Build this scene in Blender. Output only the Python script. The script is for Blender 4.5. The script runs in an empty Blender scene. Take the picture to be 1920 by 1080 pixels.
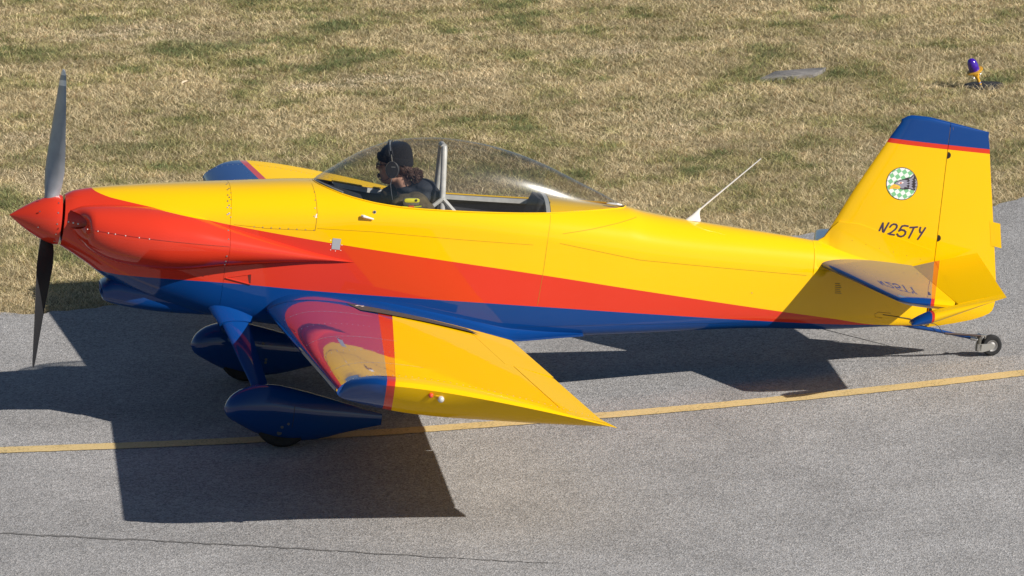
import bpy, bmesh, math, random
import numpy as np
from mathutils import Vector, Matrix
random.seed(4); rng = np.random.default_rng(7)
SC = bpy.context.scene
COL = SC.collection

# ------------------------------------------------------------------ camera
CAM_POS = np.array([-2.269, -30.201, 7.147])
RW = np.array([[0.982674080719667, -0.1810645181480271, -0.03958903067239894],
               [-0.07567948762607789, -0.19700662531128932, -0.977476856368534],
               [0.16918707466710245, 0.9635372488135994, -0.2072961743841605]])   # right, down, forward
FPX = 9614.81
cam_data = bpy.data.cameras.new('camera'); cam = bpy.data.objects.new('camera', cam_data); COL.objects.link(cam)
cam_data.sensor_width = 36; cam_data.lens = FPX * 36 / 1920; cam_data.clip_start = 0.5; cam_data.clip_end = 5000
cm = Matrix.Identity(4)
for i in range(3):
    cm[i][0] = RW[0][i]; cm[i][1] = -RW[1][i]; cm[i][2] = -RW[2][i]; cm[i][3] = CAM_POS[i]
cam.matrix_world = cm
SC.camera = cam
# ------------------------------------------------------------------ world, sun, exposure
SUN = Vector((0.659, -0.548, 0.516)).normalized()
world = bpy.data.worlds.new('World'); SC.world = world; world.use_nodes = True
wn = world.node_tree; wn.nodes.clear()
sky = wn.nodes.new('ShaderNodeTexSky'); sky.sky_type = 'NISHITA'; sky.sun_disc = False
sky.sun_elevation = math.asin(SUN.z); sky.sun_rotation = math.atan2(SUN.x, SUN.y)
sky.air_density = 1.0; sky.dust_density = 0.3; sky.ozone_density = 2.5
bg = wn.nodes.new('ShaderNodeBackground'); bg.inputs[1].default_value = 0.052
wo = wn.nodes.new('ShaderNodeOutputWorld')
wn.links.new(sky.outputs[0], bg.inputs[0]); wn.links.new(bg.outputs[0], wo.inputs[0])
sl = bpy.data.lights.new('sun', 'SUN'); sl.energy = 5.0; sl.angle = math.radians(0.5); sl.color = (1.0, 0.955, 0.89)
so = bpy.data.objects.new('sun', sl); COL.objects.link(so); so.location = (20, -20, 20)
so.rotation_mode = 'QUATERNION'; so.rotation_quaternion = SUN.to_track_quat('Z', 'Y')
SC.view_settings.view_transform = 'Standard'; SC.view_settings.look = 'None'
SC.view_settings.exposure = 0.30; SC.view_settings.gamma = 1.0; SC.view_settings.use_curve_mapping = False
SC.render.engine = 'CYCLES'; SC.cycles.caustics_reflective = False; SC.cycles.caustics_refractive = False

# ------------------------------------------------------------------ frames
# body frame: x aft from the spinner tip, y to the right wing (away from the camera), z up from the thrust line
TH = math.radians(9.8083); BOFF = np.array([0, 0, 1.329])
MB = np.array([[math.cos(TH), 0, math.sin(TH)], [0, 1, 0], [-math.sin(TH), 0, math.cos(TH)]])
YAWP = math.radians(-0.7); XM, ZM = 1.653, -1.063      # the aircraft is turned a touch about its main wheels
RZ = np.array([[math.cos(YAWP), -math.sin(YAWP), 0], [math.sin(YAWP), math.cos(YAWP), 0], [0, 0, 1]])
def b2w(P):
    q = MB @ np.asarray(P, float) + BOFF; pv = MB @ np.array([XM, 0, ZM]) + BOFF; return pv + RZ @ (q - pv)
def ground(u, v, z=0.0):            # photo pixel -> point on the ground
    r = RW.T @ np.array([(u - 960) / FPX, (v - 540) / FPX, 1.0]); t = (z - CAM_POS[2]) / r[2]
    return CAM_POS + t * r
CB = MB.T @ (CAM_POS - BOFF)
def side(u, v, y):                  # photo pixel -> body point (x, z) on the plane y
    r = MB.T @ (RW.T @ np.array([(u - 960) / FPX, (v - 540) / FPX, 1.0])); t = (y - CB[1]) / r[1]
    q = CB + t * r; return float(q[0]), float(q[2])

# ------------------------------------------------------------------ materials
def new_mat(name):
    m = bpy.data.materials.new(name); m.use_nodes = True; nt = m.node_tree
    return m, nt, nt.nodes['Principled BSDF']
def pbr(name, col, rough=0.5, metal=0.0, coat=0.0, var=0.0, scale=20.0, bump=0.0, bscale=200.0, spec=0.5, coat_rough=0.04):
    m, nt, b = new_mat(name)
    b.inputs['Base Color'].default_value = (*col, 1); b.inputs['Roughness'].default_value = rough
    b.inputs['Metallic'].default_value = metal; b.inputs['Coat Weight'].default_value = coat
    b.inputs['Coat Roughness'].default_value = coat_rough; b.inputs['Specular IOR Level'].default_value = spec
    tc = nt.nodes.new('ShaderNodeTexCoord')
    if var > 0:
        n = nt.nodes.new('ShaderNodeTexNoise'); n.inputs['Scale'].default_value = scale; n.inputs['Detail'].default_value = 6
        nt.links.new(tc.outputs['Object'], n.inputs['Vector'])
        mr = nt.nodes.new('ShaderNodeMapRange'); mr.inputs['From Min'].default_value = 0.3; mr.inputs['From Max'].default_value = 0.7
        mr.inputs['To Min'].default_value = 1 - var; mr.inputs['To Max'].default_value = 1 + var
        nt.links.new(n.outputs['Fac'], mr.inputs['Value'])
        vm = nt.nodes.new('ShaderNodeVectorMath'); vm.operation = 'SCALE'; vm.inputs[0].default_value = col
        nt.links.new(mr.outputs[0], vm.inputs['Scale']); nt.links.new(vm.outputs[0], b.inputs['Base Color'])
    if bump > 0:
        n2 = nt.nodes.new('ShaderNodeTexNoise'); n2.inputs['Scale'].default_value = bscale; n2.inputs['Detail'].default_value = 4
        nt.links.new(tc.outputs['Object'], n2.inputs['Vector'])
        bp = nt.nodes.new('ShaderNodeBump'); bp.inputs['Strength'].default_value = bump; bp.inputs['Distance'].default_value = 0.01
        nt.links.new(n2.outputs['Fac'], bp.inputs['Height']); nt.links.new(bp.outputs[0], b.inputs['Normal'])
    return m
YEL = (0.82, 0.480, 0.0012); RED = (0.60, 0.036, 0.014); BLU = (0.0025, 0.044, 0.195)
def gloss(nt, b):
    b.inputs['Roughness'].default_value = 0.32; b.inputs['Coat Weight'].default_value = 1.0; b.inputs['Coat Roughness'].default_value = 0.025
    b.inputs['Coat IOR'].default_value = 1.5; b.inputs['Specular IOR Level'].default_value = 0.03
    tc = nt.nodes.new('ShaderNodeTexCoord')     # hand-finished panels are never quite flat
    n = nt.nodes.new('ShaderNodeTexNoise'); n.inputs['Scale'].default_value = 4.5; n.inputs['Detail'].default_value = 2
    bp = nt.nodes.new('ShaderNodeBump'); bp.inputs['Strength'].default_value = 0.03; bp.inputs['Distance'].default_value = 0.02
    nt.links.new(tc.outputs['Object'], n.inputs['Vector']); nt.links.new(n.outputs['Fac'], bp.inputs['Height'])
    nt.links.new(bp.outputs[0], b.inputs['Normal']); nt.links.new(bp.outputs[0], b.inputs['Coat Normal'])
    # dust film and faint fading of the paint
    n3 = nt.nodes.new('ShaderNodeTexNoise'); n3.inputs['Scale'].default_value = 9; n3.inputs['Detail'].default_value = 7
    nt.links.new(tc.outputs['Object'], n3.inputs['Vector'])
    mr = nt.nodes.new('ShaderNodeMapRange'); mr.inputs['From Min'].default_value = 0.3; mr.inputs['From Max'].default_value = 0.75
    mr.inputs['To Min'].default_value = 0.004; mr.inputs['To Max'].default_value = 0.03
    nt.links.new(n3.outputs['Fac'], mr.inputs['Value']); nt.links.new(mr.outputs[0], b.inputs['Coat Roughness'])
    return tc
def M(nt, op, a, b=None):
    n = nt.nodes.new('ShaderNodeMath'); n.operation = op
    for i, v in enumerate((a, b)):
        if v is None: continue
        if hasattr(v, 'is_output'): nt.links.new(v, n.inputs[i])
        else: n.inputs[i].default_value = v
    return n.outputs[0]
def MIX(nt, fac, a, b):
    n = nt.nodes.new('ShaderNodeMix'); n.data_type = 'RGBA'
    for k, v in ((0, fac), (6, a), (7, b)):
        if hasattr(v, 'is_output'): nt.links.new(v, n.inputs[k])
        elif k == 0: n.inputs[0].default_value = v
        else: n.inputs[k].default_value = (*v, 1)
    return n.outputs[2]
def XYZ(nt, tc):
    s = nt.nodes.new('ShaderNodeSeparateXYZ'); nt.links.new(tc.outputs['Object'], s.inputs[0]); return s.outputs
def flat_paint(name, col):
    m, nt, b = new_mat(name); gloss(nt, b); b.inputs['Base Color'].default_value = (*col, 1); return m
PY, PR, PB = flat_paint('yellow_paint', YEL), flat_paint('red_paint', RED), flat_paint('blue_paint', BLU)
def curve_node(nt, xin, pts):
    n = nt.nodes.new('ShaderNodeFloatCurve'); c = n.mapping.curves[0]
    P = [(x / 7.0, z * 0.5 + 0.5) for x, z in pts]
    c.points[0].location = (0, P[0][1]); c.points[1].location = (1, P[-1][1])
    for q in P: c.points.new(*q)
    for q in c.points: q.handle_type = 'AUTO_CLAMPED'
    n.mapping.update(); nt.links.new(M(nt, 'DIVIDE', xin, 7.0), n.inputs['Value'])
    return M(nt, 'MULTIPLY', M(nt, 'SUBTRACT', n.outputs[0], 0.5), 2.0)
def fuselage_paint():
    m, nt, b = new_mat('tricolour_paint'); tc = gloss(nt, b); x, y, z = XYZ(nt, tc)
    def rd(P): return [px(u, v) for u, v in P]
    yr = curve_node(nt, x, [(0.40, 0.30), (0.452, 0.222)] + rd([(200, 368), (230, 376), (265, 384), (300, 392), (370, 408), (430, 421), (560, 445), (670, 463), (850, 490), (1000, 512), (1200, 543), (1450, 580), (1560, 595), (1640, 606)]) + [(5.62, -0.139)])
    rb = curve_node(nt, x, [(0.30, -0.246)] + rd([(215, 514), (250, 518), (300, 522), (430, 531), (600, 546), (800, 560), (1000, 573), (1200, 586), (1420, 599), (1550, 605)]) + [(5.60, -0.143)])
    col = MIX(nt, M(nt, 'GREATER_THAN', z, rb), BLU, RED); col = MIX(nt, M(nt, 'GREATER_THAN', z, yr), col, YEL)
    nt.links.new(col, b.inputs['Base Color']); return m
def planform_paint(name, x0, s0, x1, s1, half):     # blue ahead of a stripe that runs from x0 at the root to x1 at the tip
    m, nt, b = new_mat(name); tc = gloss(nt, b); x, y, z = XYZ(nt, tc); ay = M(nt, 'ABSOLUTE', y)
    a = M(nt, 'ADD', M(nt, 'MULTIPLY', ay, (x1 - x0) / half), x0); w = M(nt, 'ADD', M(nt, 'MULTIPLY', ay, (s1 - s0) / half), s0)
    col = MIX(nt, M(nt, 'GREATER_THAN', x, a), BLU, RED); col = MIX(nt, M(nt, 'GREATER_THAN', x, M(nt, 'ADD', a, w)), col, YEL)
    nt.links.new(col, b.inputs['Base Color'])
    b.inputs['Coat IOR'].default_value = 1.68
    yl = M(nt, 'GREATER_THAN', x, M(nt, 'ADD', a, w))                  # the yellow is chalked and dull, the blue still polished
    nt.links.new(M(nt, 'SUBTRACT', 1.0, M(nt, 'MULTIPLY', yl, 0.72)), b.inputs['Coat Weight'])
    nt.links.new(M(nt, 'ADD', M(nt, 'MULTIPLY', yl, 0.2), 0.32), b.inputs['Roughness']); nt.links.new(M(nt, 'SUBTRACT', 0.03, M(nt, 'MULTIPLY', yl, 0.02)), b.inputs['Specular IOR Level'])
    return m
def fin_paint():
    m, nt, b = new_mat('fin_paint'); tc = gloss(nt, b); x, y, z = XYZ(nt, tc)
    a = M(nt, 'ADD', M(nt, 'MULTIPLY', x, -0.012), 1.049)      # red line across the top
    col = MIX(nt, M(nt, 'GREATER_THAN', z, a), YEL, RED); col = MIX(nt, M(nt, 'GREATER_THAN', z, M(nt, 'ADD', a, 0.028)), col, BLU)
    nt.links.new(col, b.inputs['Base Color']); return m
FINP = fin_paint()
WINGP = planform_paint('wing_paint', 2.27, 0.10, 1.80, 0.045, 3.5)
TAILP = planform_paint('tail_paint', 5.72, 0.035, 5.385, 0.02, 1.25)
STEEL = pbr('brushed_steel', (0.55, 0.54, 0.52), 0.32, 1.0); DARK = pbr('dark_rubber_seal', (0.012, 0.012, 0.013), 0.7)
TYRE = pbr('tyre_rubber', (0.018, 0.018, 0.019), 0.9, var=0.25, scale=40, bump=0.2, bscale=300)
RIM = pbr('wheel_rim_alloy', (0.30, 0.29, 0.28), 0.55, 0.6); GREYTUBE = pbr('grey_painted_tube', (0.62, 0.60, 0.56), 0.4, 0.0, coat=0.4, var=0.12, scale=25)
BLADEF = pbr('blade_grey', (0.30, 0.31, 0.33), 0.38, 0.35, var=0.1, scale=12); BLADEB = pbr('blade_matt_black', (0.014, 0.014, 0.016), 0.55)
WHITE = pbr('white_gloss', (0.80, 0.77, 0.73), 0.3, coat=0.5, var=0.03); INTER = pbr('cockpit_grey', (0.055, 0.058, 0.066), 0.7, var=0.2, scale=12)
INTER2 = pbr('cockpit_light_grey', (0.30, 0.30, 0.29), 0.55, var=0.1); CUSH = pbr('black_upholstery', (0.014, 0.014, 0.017), 0.85, bump=0.3, bscale=60)
WALK = pbr('wing_walk_grit', (0.055, 0.048, 0.043), 0.9, var=0.3, scale=120, bump=0.5, bscale=500)
LETTER = pbr('registration_ink', (0.045, 0.022, 0.055), 0.45); SEAM = pbr('panel_gap', (0.36, 0.19, 0.004), 0.8)
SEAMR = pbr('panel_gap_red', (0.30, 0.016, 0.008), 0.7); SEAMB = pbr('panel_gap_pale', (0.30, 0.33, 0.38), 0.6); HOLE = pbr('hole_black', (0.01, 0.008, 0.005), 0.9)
def glass_mat():
    m = bpy.data.materials.new('canopy_acrylic'); m.use_nodes = True; nt = m.node_tree; nt.nodes.clear()
    o = nt.nodes.new('ShaderNodeOutputMaterial'); t = nt.nodes.new('ShaderNodeBsdfTransparent'); t.inputs[0].default_value = (0.85, 0.855, 0.85, 1)
    g = nt.nodes.new('ShaderNodeBsdfGlossy'); g.inputs['Roughness'].default_value = 0.025
    g2 = nt.nodes.new('ShaderNodeBsdfGlossy'); g2.inputs['Roughness'].default_value = 0.22
    f = nt.nodes.new('ShaderNodeLayerWeight'); f.inputs[0].default_value = 0.5
    mm = nt.nodes.new('ShaderNodeMixShader'); mm.inputs[0].default_value = 0.4
    nt.links.new(g.outputs[0], mm.inputs[1]); nt.links.new(g2.outputs[0], mm.inputs[2])
    mx = nt.nodes.new('ShaderNodeMixShader'); fac = M(nt, 'ADD', M(nt, 'MULTIPLY', M(nt, 'POWER', f.outputs['Facing'], 3.4), 0.85), 0.072)
    nt.links.new(fac, mx.inputs[0]); nt.links.new(t.outputs[0], mx.inputs[1]); nt.links.new(mm.outputs[0], mx.inputs[2]); nt.links.new(mx.outputs[0], o.inputs[0])
    return m
GLASS = glass_mat()

# ------------------------------------------------------------------ mesh helpers
def mesh_obj(name, verts, faces, mat, parent=None, smooth=40, loc=None, mats=None, fmat=None, merge=1e-5):
    me = bpy.data.meshes.new(name); bm = bmesh.new()
    vs = [bm.verts.new(tuple(map(float, v))) for v in verts]
    for i, f in enumerate(faces):
        try:
            fc = bm.faces.new([vs[k] for k in f])
            if fmat: fc.material_index = fmat[i]
        except ValueError: pass
    if merge: bmesh.ops.remove_doubles(bm, verts=bm.verts, dist=merge)
    bmesh.ops.recalc_face_normals(bm, faces=bm.faces)
    if smooth:
        for f in bm.faces: f.smooth = True
        for e in bm.edges:
            if len(e.link_faces) == 2 and e.calc_face_angle(0) > math.radians(smooth): e.smooth = False
    bm.to_mesh(me); bm.free()
    for mm in (mats or [mat]): me.materials.append(mm)
    o = bpy.data.objects.new(name, me); COL.objects.link(o)
    if parent is not None: o.parent = parent
    if loc is not None: o.location = loc
    return o
class G:                              # collects shapes for one mesh
    def __init__(s): s.v, s.f = [], []
    def add(s, v, f):
        n = len(s.v); s.v += [tuple(map(float, q)) for q in v]; s.f += [tuple(n + k for k in q) for q in f]; return s
    def grid(s, rings, closed=False, cap0=False, cap1=False):
        n = len(s.v); L = len(rings[0])
        for r in rings: s.v += [tuple(map(float, q)) for q in r]
        for i in range(len(rings) - 1):
            for j in range(L if closed else L - 1):
                k = (j + 1) % L; s.f.append((n + i * L + j, n + i * L + k, n + (i + 1) * L + k, n + (i + 1) * L + j))
        if cap0: s.f.append(tuple(n + j for j in range(L)))
        if cap1: s.f.append(tuple(n + (len(rings) - 1) * L + j for j in range(L)))
        return s
    def tube(s, pts, r, seg=10, caps=True):
        pts = [np.asarray(p, float) for p in pts]; rs = r if hasattr(r, '__len__') else [r] * len(pts); rings = []; u0 = None
        for i, p in enumerate(pts):
            t = (pts[min(i + 1, len(pts) - 1)] - pts[max(i - 1, 0)]); t /= np.linalg.norm(t)
            if u0 is None:
                a = np.array([0, 0, 1.0]) if abs(t[2]) < 0.9 else np.array([1.0, 0, 0]); u0 = np.cross(t, a)
            u0 = u0 - t * (u0 @ t); u0 /= np.linalg.norm(u0); w = np.cross(t, u0)
            rings.append([p + rs[i] * (math.cos(k * 2 * math.pi / seg) * u0 + math.sin(k * 2 * math.pi / seg) * w) for k in range(seg)])
        return s.grid(rings, True, caps, caps)
    def ball(s, c, r, nu=14, nv=9):
        r = np.asarray(r if hasattr(r, '__len__') else [r] * 3, float); c = np.asarray(c, float); rings = []
        for i in range(nv + 1):
            a = math.pi * (i / nv) - math.pi / 2
            rings.append([c + r * np.array([math.cos(a) * math.cos(k * 2 * math.pi / nu), math.cos(a) * math.sin(k * 2 * math.pi / nu), math.sin(a)]) for k in range(nu)])
        return s.grid(rings, True)
    def box(s, c, h, R=None):
        c = np.asarray(c, float); R = np.eye(3) if R is None else R
        v = [c + R @ (np.array(h) * np.array(k)) for k in [(-1,-1,-1),(1,-1,-1),(1,1,-1),(-1,1,-1),(-1,-1,1),(1,-1,1),(1,1,1),(-1,1,1)]]
        return s.add(v, [(0,3,2,1),(4,5,6,7),(0,1,5,4),(1,2,6,5),(2,3,7,6),(3,0,4,7)])
    def disc(s, c, n, r, h, seg=10):
        c = np.asarray(c, float); n = np.asarray(n, float); n /= np.linalg.norm(n); return s.tube([c - n * h * 0.5, c + n * h * 0.5], r, seg)
    def lathe(s, prof, o=(0, 0, 0), ax=(0, 0, 1), seg=24):
        ax = np.asarray(ax, float); ax /= np.linalg.norm(ax); a = np.array([1.0, 0, 0]) if abs(ax[0]) < 0.9 else np.array([0, 1.0, 0])
        u = np.cross(ax, a); u /= np.linalg.norm(u); w = np.cross(ax, u); o = np.asarray(o, float)
        return s.grid([[o + ax * h + r * (math.cos(k * 2 * math.pi / seg) * u + math.sin(k * 2 * math.pi / seg) * w) for k in range(seg)] for r, h in prof], True)
    def build(s, name, mat, parent=None, **kw): return mesh_obj(name, s.v, s.f, mat, parent, **kw)
def stuff(o): o['kind'] = 'stuff'; return o
def pchip(xs, ys):
    xs = np.array(xs, float); ys = np.array(ys, float); h = np.diff(xs); dl = np.diff(ys) / h; m = np.zeros(len(xs))
    m[0], m[-1] = dl[0], dl[-1]
    for i in range(1, len(xs) - 1):
        if dl[i - 1] * dl[i] > 0:
            w1, w2 = 2 * h[i] + h[i - 1], h[i] + 2 * h[i - 1]; m[i] = (w1 + w2) / (w1 / dl[i - 1] + w2 / dl[i])
    def f(x):
        x = min(max(x, xs[0]), xs[-1]); i = min(int(np.searchsorted(xs, x, 'right')) - 1, len(xs) - 2); t = (x - xs[i]) / h[i]
        return float((2*t**3 - 3*t**2 + 1) * ys[i] + (t**3 - 2*t**2 + t) * h[i] * m[i] + (-2*t**3 + 3*t**2) * ys[i+1] + (t**3 - t**2) * h[i] * m[i+1])
    return f
def tab(*p): return pchip([q[0] for q in p], [q[1] for q in p])
def tag(o, label, cat, group=None):
    o['label'] = label; o['category'] = cat
    if group: o['group'] = group
    return o

# ================================================================== SETTING: ground, taxiway, markings, grass
def edge_y(x):                      # far edge of the asphalt
    f = EDGE; return f(x)
EDGE = tab((-60, 6.5), (-6, 3.9), (-2, 3.62), (0.16, 3.50), (0.88, 3.47), (3.3, 3.66), (5.8, 4.05), (7.6, 4.72), (9.5, 5.9), (12, 8.2), (20, 19), (60, 80))
def ground_mat():
    m, nt, b = new_mat('soil_and_thatch'); tc = nt.nodes.new('ShaderNodeTexCoord')
    n1 = nt.nodes.new('ShaderNodeTexNoise'); n1.inputs['Scale'].default_value = 0.7; n1.inputs['Detail'].default_value = 8
    n2 = nt.nodes.new('ShaderNodeTexNoise'); n2.inputs['Scale'].default_value = 35; n2.inputs['Detail'].default_value = 6
    for n in (n1, n2): nt.links.new(tc.outputs['Object'], n.inputs['Vector'])
    r1 = nt.nodes.new('ShaderNodeValToRGB'); e = r1.color_ramp.elements
    e[0].position = 0.35; e[0].color = (0.20, 0.175, 0.08, 1); e[1].position = 0.62; e[1].color = (0.33, 0.265, 0.145, 1)
    nt.links.new(n1.outputs['Fac'], r1.inputs[0])
    mr = nt.nodes.new('ShaderNodeMapRange'); mr.inputs['From Min'].default_value = 0.3; mr.inputs['From Max'].default_value = 0.7; mr.inputs['To Min'].default_value = 0.5; mr.inputs['To Max'].default_value = 1.2
    nt.links.new(n2.outputs['Fac'], mr.inputs['Value']); vm = nt.nodes.new('ShaderNodeVectorMath'); vm.operation = 'SCALE'
    nt.links.new(r1.outputs[0], vm.inputs[0]); nt.links.new(mr.outputs[0], vm.inputs['Scale']); nt.links.new(vm.outputs[0], b.inputs['Base Color'])
    b.inputs['Roughness'].default_value = 0.95; b.inputs['Specular IOR Level'].default_value = 0.1
    bp = nt.nodes.new('ShaderNodeBump'); bp.inputs['Strength'].default_value = 0.8; bp.inputs['Distance'].default_value = 0.02
    nt.links.new(n2.outputs['Fac'], bp.inputs['Height']); nt.links.new(bp.outputs[0], b.inputs['Normal']); return m
def asphalt_mat():
    m, nt, b = new_mat('weathered_asphalt'); tc = nt.nodes.new('ShaderNodeTexCoord')
    def noise(s, d=4, r=0.5):
        n = nt.nodes.new('ShaderNodeTexNoise'); n.inputs['Scale'].default_value = s; n.inputs['Detail'].default_value = d; n.inputs['Roughness'].default_value = r
        nt.links.new(tc.outputs['Object'], n.inputs['Vector']); return n.outputs['Fac']
    def mr(v, a, bb, c, d):
        n = nt.nodes.new('ShaderNodeMapRange'); n.inputs['From Min'].default_value = a; n.inputs['From Max'].default_value = bb; n.inputs['To Min'].default_value = c; n.inputs['To Max'].default_value = d
        nt.links.new(v, n.inputs['Value']); return n.outputs[0]
    vo = nt.nodes.new('ShaderNodeTexVoronoi'); vo.inputs['Scale'].default_value = 110; nt.links.new(tc.outputs['Object'], vo.inputs['Vector'])
    sep = nt.nodes.new('ShaderNodeSeparateColor'); nt.links.new(vo.outputs['Color'], sep.inputs[0])
    stone = mr(sep.outputs[0], 0.0, 1.0, 0.62, 1.42)
    f1 = M(nt, 'MULTIPLY', stone, mr(noise(0.55, 6, 0.6), 0.35, 0.7, 0.86, 1.12)); f1 = M(nt, 'MULTIPLY', f1, mr(noise(22, 5, 0.7), 0.3, 0.7, 0.80, 1.2))
    f1 = M(nt, 'MULTIPLY', f1, mr(noise(2.6, 3), 0.35, 0.7, 0.94, 1.06))
    st = mr(noise(1.3, 2, 0.4), 0.66, 0.78, 1.0, 0.80); f1 = M(nt, 'MULTIPLY', f1, st)
    warm = MIX(nt, sep.outputs[1], (0.318, 0.311, 0.306), (0.338, 0.318, 0.298))
    vm = nt.nodes.new('ShaderNodeVectorMath'); vm.operation = 'SCALE'; nt.links.new(warm, vm.inputs[0]); nt.links.new(f1, vm.inputs['Scale'])
    nt.links.new(vm.outputs[0], b.inputs['Base Color']); b.inputs['Roughness'].default_value = 0.88; b.inputs['Specular IOR Level'].default_value = 0.25
    bp = nt.nodes.new('ShaderNodeBump'); bp.inputs['Strength'].default_value = 0.55; bp.inputs['Distance'].default_value = 0.006
    nt.links.new(vo.outputs['Distance'], bp.inputs['Height']); nt.links.new(bp.outputs[0], b.inputs['Normal']); return m
def paint_line_mat():
    m, nt, b = new_mat('worn_yellow_line'); tc = nt.nodes.new('ShaderNodeTexCoord')
    n = nt.nodes.new('ShaderNodeTexNoise'); n.inputs['Scale'].default_value = 70; n.inputs['Detail'].default_value = 7; nt.links.new(tc.outputs['Object'], n.inputs['Vector'])
    n2 = nt.nodes.new('ShaderNodeTexNoise'); n2.inputs['Scale'].default_value = 4; n2.inputs['Detail'].default_value = 5; nt.links.new(tc.outputs['Object'], n2.inputs['Vector'])
    s = M(nt, 'ADD', M(nt, 'MULTIPLY', n.outputs['Fac'], 0.7), M(nt, 'MULTIPLY', n2.outputs['Fac'], 0.3))
    r = nt.nodes.new('ShaderNodeValToRGB'); e = r.color_ramp.elements; e[0].position = 0.30; e[0].color = (0.20, 0.16, 0.08, 1); e[1].position = 0.46; e[1].color = (0.64, 0.465, 0.20, 1)
    x = r.color_ramp.elements.new(0.7); x.color = (0.72, 0.545, 0.27, 1)
    nt.links.new(s, r.inputs[0]); nt.links.new(r.outputs[0], b.inputs['Base Color']); b.inputs['Roughness'].default_value = 0.8; return m
g = G(); g.add([(-1500, -1500, -0.03), (1500, -1500, -0.03), (1500, 1500, -0.03), (-1500, 1500, -0.03)], [(0, 1, 2, 3)])
o = g.build('grass_ground', ground_mat(), smooth=0); o['kind'] = 'structure'
xs = np.concatenate([np.linspace(-60, -4, 15), np.arange(-3.9, 13, 0.05), np.linspace(14, 60, 15)])
er = np.cumsum(rng.normal(0, 0.03, len(xs))); er -= np.convolve(er, np.ones(25) / 25, 'same'); er = er + rng.normal(0, 0.008, len(xs))
g = G(); g.grid([[(x, -60, 0) for x in xs], [(x, edge_y(x) - 0.06 + e, 0) for x, e in zip(xs, er)], [(x, edge_y(x) - 0.02 + e, -0.04) for x, e in zip(xs, er)]])
taxi = g.build('taxiway', asphalt_mat(), smooth=0); taxi['kind'] = 'structure'
LINE = tab((-40, 9.0), (-3, 0.16), (-0.174, -0.454), (0.6, -0.60), (1.389, -0.72), (2.4, -0.80), (3.477, -0.815), (4.64, -0.765), (6.089, -0.60), (8, -0.27), (12, 0.9), (60, 16))
xs = np.concatenate([np.linspace(-40, -2, 30), np.arange(-1.9, 9, 0.04), np.linspace(9.2, 60, 40)])
W = 0.076
def jit(): return random.uniform(-0.004, 0.004)
g = G(); g.grid([[(x, LINE(x) - W + jit(), 0.004) for x in xs], [(x, LINE(x) + W + jit(), 0.004) for x in xs]])
o = g.build('painted_line', paint_line_mat(), smooth=0); o['kind'] = 'structure'
# crack across the asphalt
c0, c1, c2 = ground(-200, 990), ground(430, 1022), ground(1060, 1058)
CR = tab(*sorted([(c0[0], c0[1]), (c1[0], c1[1]), (c2[0], c2[1]), (c2[0] + 2.5, c2[1] - 1.2)]))
g = G(); A, Bq = [], []
w = 0.0
for x in np.arange(c0[0], c2[0], 0.018):
    w = 0.7 * w + random.uniform(-0.010, 0.010); t = random.uniform(0.006, 0.020) * (1 - 0.75 * max(0, (x - c1[0]) / (c2[0] - c1[0]))); A.append((x, CR(x) + w - t, 0.003)); Bq.append((x, CR(x) + w + t, 0.003))
g.grid([A, Bq]); g.build('crack', pbr('crack_filler', (0.165, 0.156, 0.148), 0.9), taxi, smooth=0)
# slab of old concrete and small stones in the grass
CONC = pbr('old_concrete', (0.19, 0.176, 0.163), 0.9, var=0.25, scale=18, bump=0.6, bscale=60)

# ---- grass blades
PATCH = []      # centre x, y, radius x, radius y, weight (+ green, - straw)
for u, v, ru, rv, wt in [(450,168,80,16,.9),(380,150,50,8,.5),(560,190,50,10,.5),(640,105,60,12,.5),(235,120,40,8,.7),(740,200,40,9,.5),(600,80,60,10,.4),(975,105,30,8,.7),
                         (1140,265,22,10,.7),(950,275,22,12,.8),(1290,315,16,8,.6),(1600,130,40,8,.5),(1455,20,30,6,.6),(330,230,30,8,.5),(1520,185,30,6,.5),(1790,170,60,8,.9),(1850,148,60,5,1.),
                         (970,40,20,6,.6),(1180,20,60,9,.4),(640,150,75,8,-1.6),(720,143,75,8,-1.6),(560,158,45,6,-1.4),(200,60,90,14,-.9),(60,250,60,12,-.8),(1180,90,90,10,-.8),(60,330,70,20,-.7),(330,60,160,24,-.5),(1300,230,140,30,-.5),(1700,300,120,40,-.6),
                         (150,260,120,30,-.3),(900,150,140,25,-.4),(1560,70,160,20,-.2),(130,450,80,25,.25),(500,270,150,20,.2),(1100,320,60,14,.3)]:
    p = ground(u, v); q = ground(u + ru, v); s2 = ground(u, v - rv); PATCH.append((p[0], p[1], np.linalg.norm(q - p), np.linalg.norm(s2 - p), wt))
for k in range(150):
    x_, y_ = random.uniform(-2, 12), 3.6 + 16 * random.random() ** 1.1; r_ = random.uniform(0.05, 0.13); PATCH.append((x_, y_, r_, r_ * 0.8, random.uniform(0.4, 1.3)))
def vnoise(x, y, s, seed):
    r = np.random.default_rng(seed); T = r.random((256, 256)); X, Y = x * s + 1000, y * s + 1000
    i, j = np.floor(X).astype(int), np.floor(Y).astype(int); fx, fy = X - i, Y - j; fx, fy = fx*fx*(3-2*fx), fy*fy*(3-2*fy)
    a, b, c, d = T[i % 256, j % 256], T[(i+1) % 256, j % 256], T[i % 256, (j+1) % 256], T[(i+1) % 256, (j+1) % 256]
    return (a*(1-fx)+b*fx)*(1-fy) + (c*(1-fx)+d*fx)*fy
NB = 1050000
def sample(n):
    x = rng.uniform(-5, 16, n); y = 3.2 + 20 * rng.random(n) ** 1.25; return x, y
bx, by = sample(int(NB * 1.25))
ey = np.interp(bx, np.linspace(-6, 17, 300), [edge_y(t) for t in np.linspace(-6, 17, 300)])
ok = by > ey - 0.05 + 0.16 * (vnoise(bx, by, 7, 3) - 0.5)
bx, by = bx[ok], by[ok]
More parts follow.
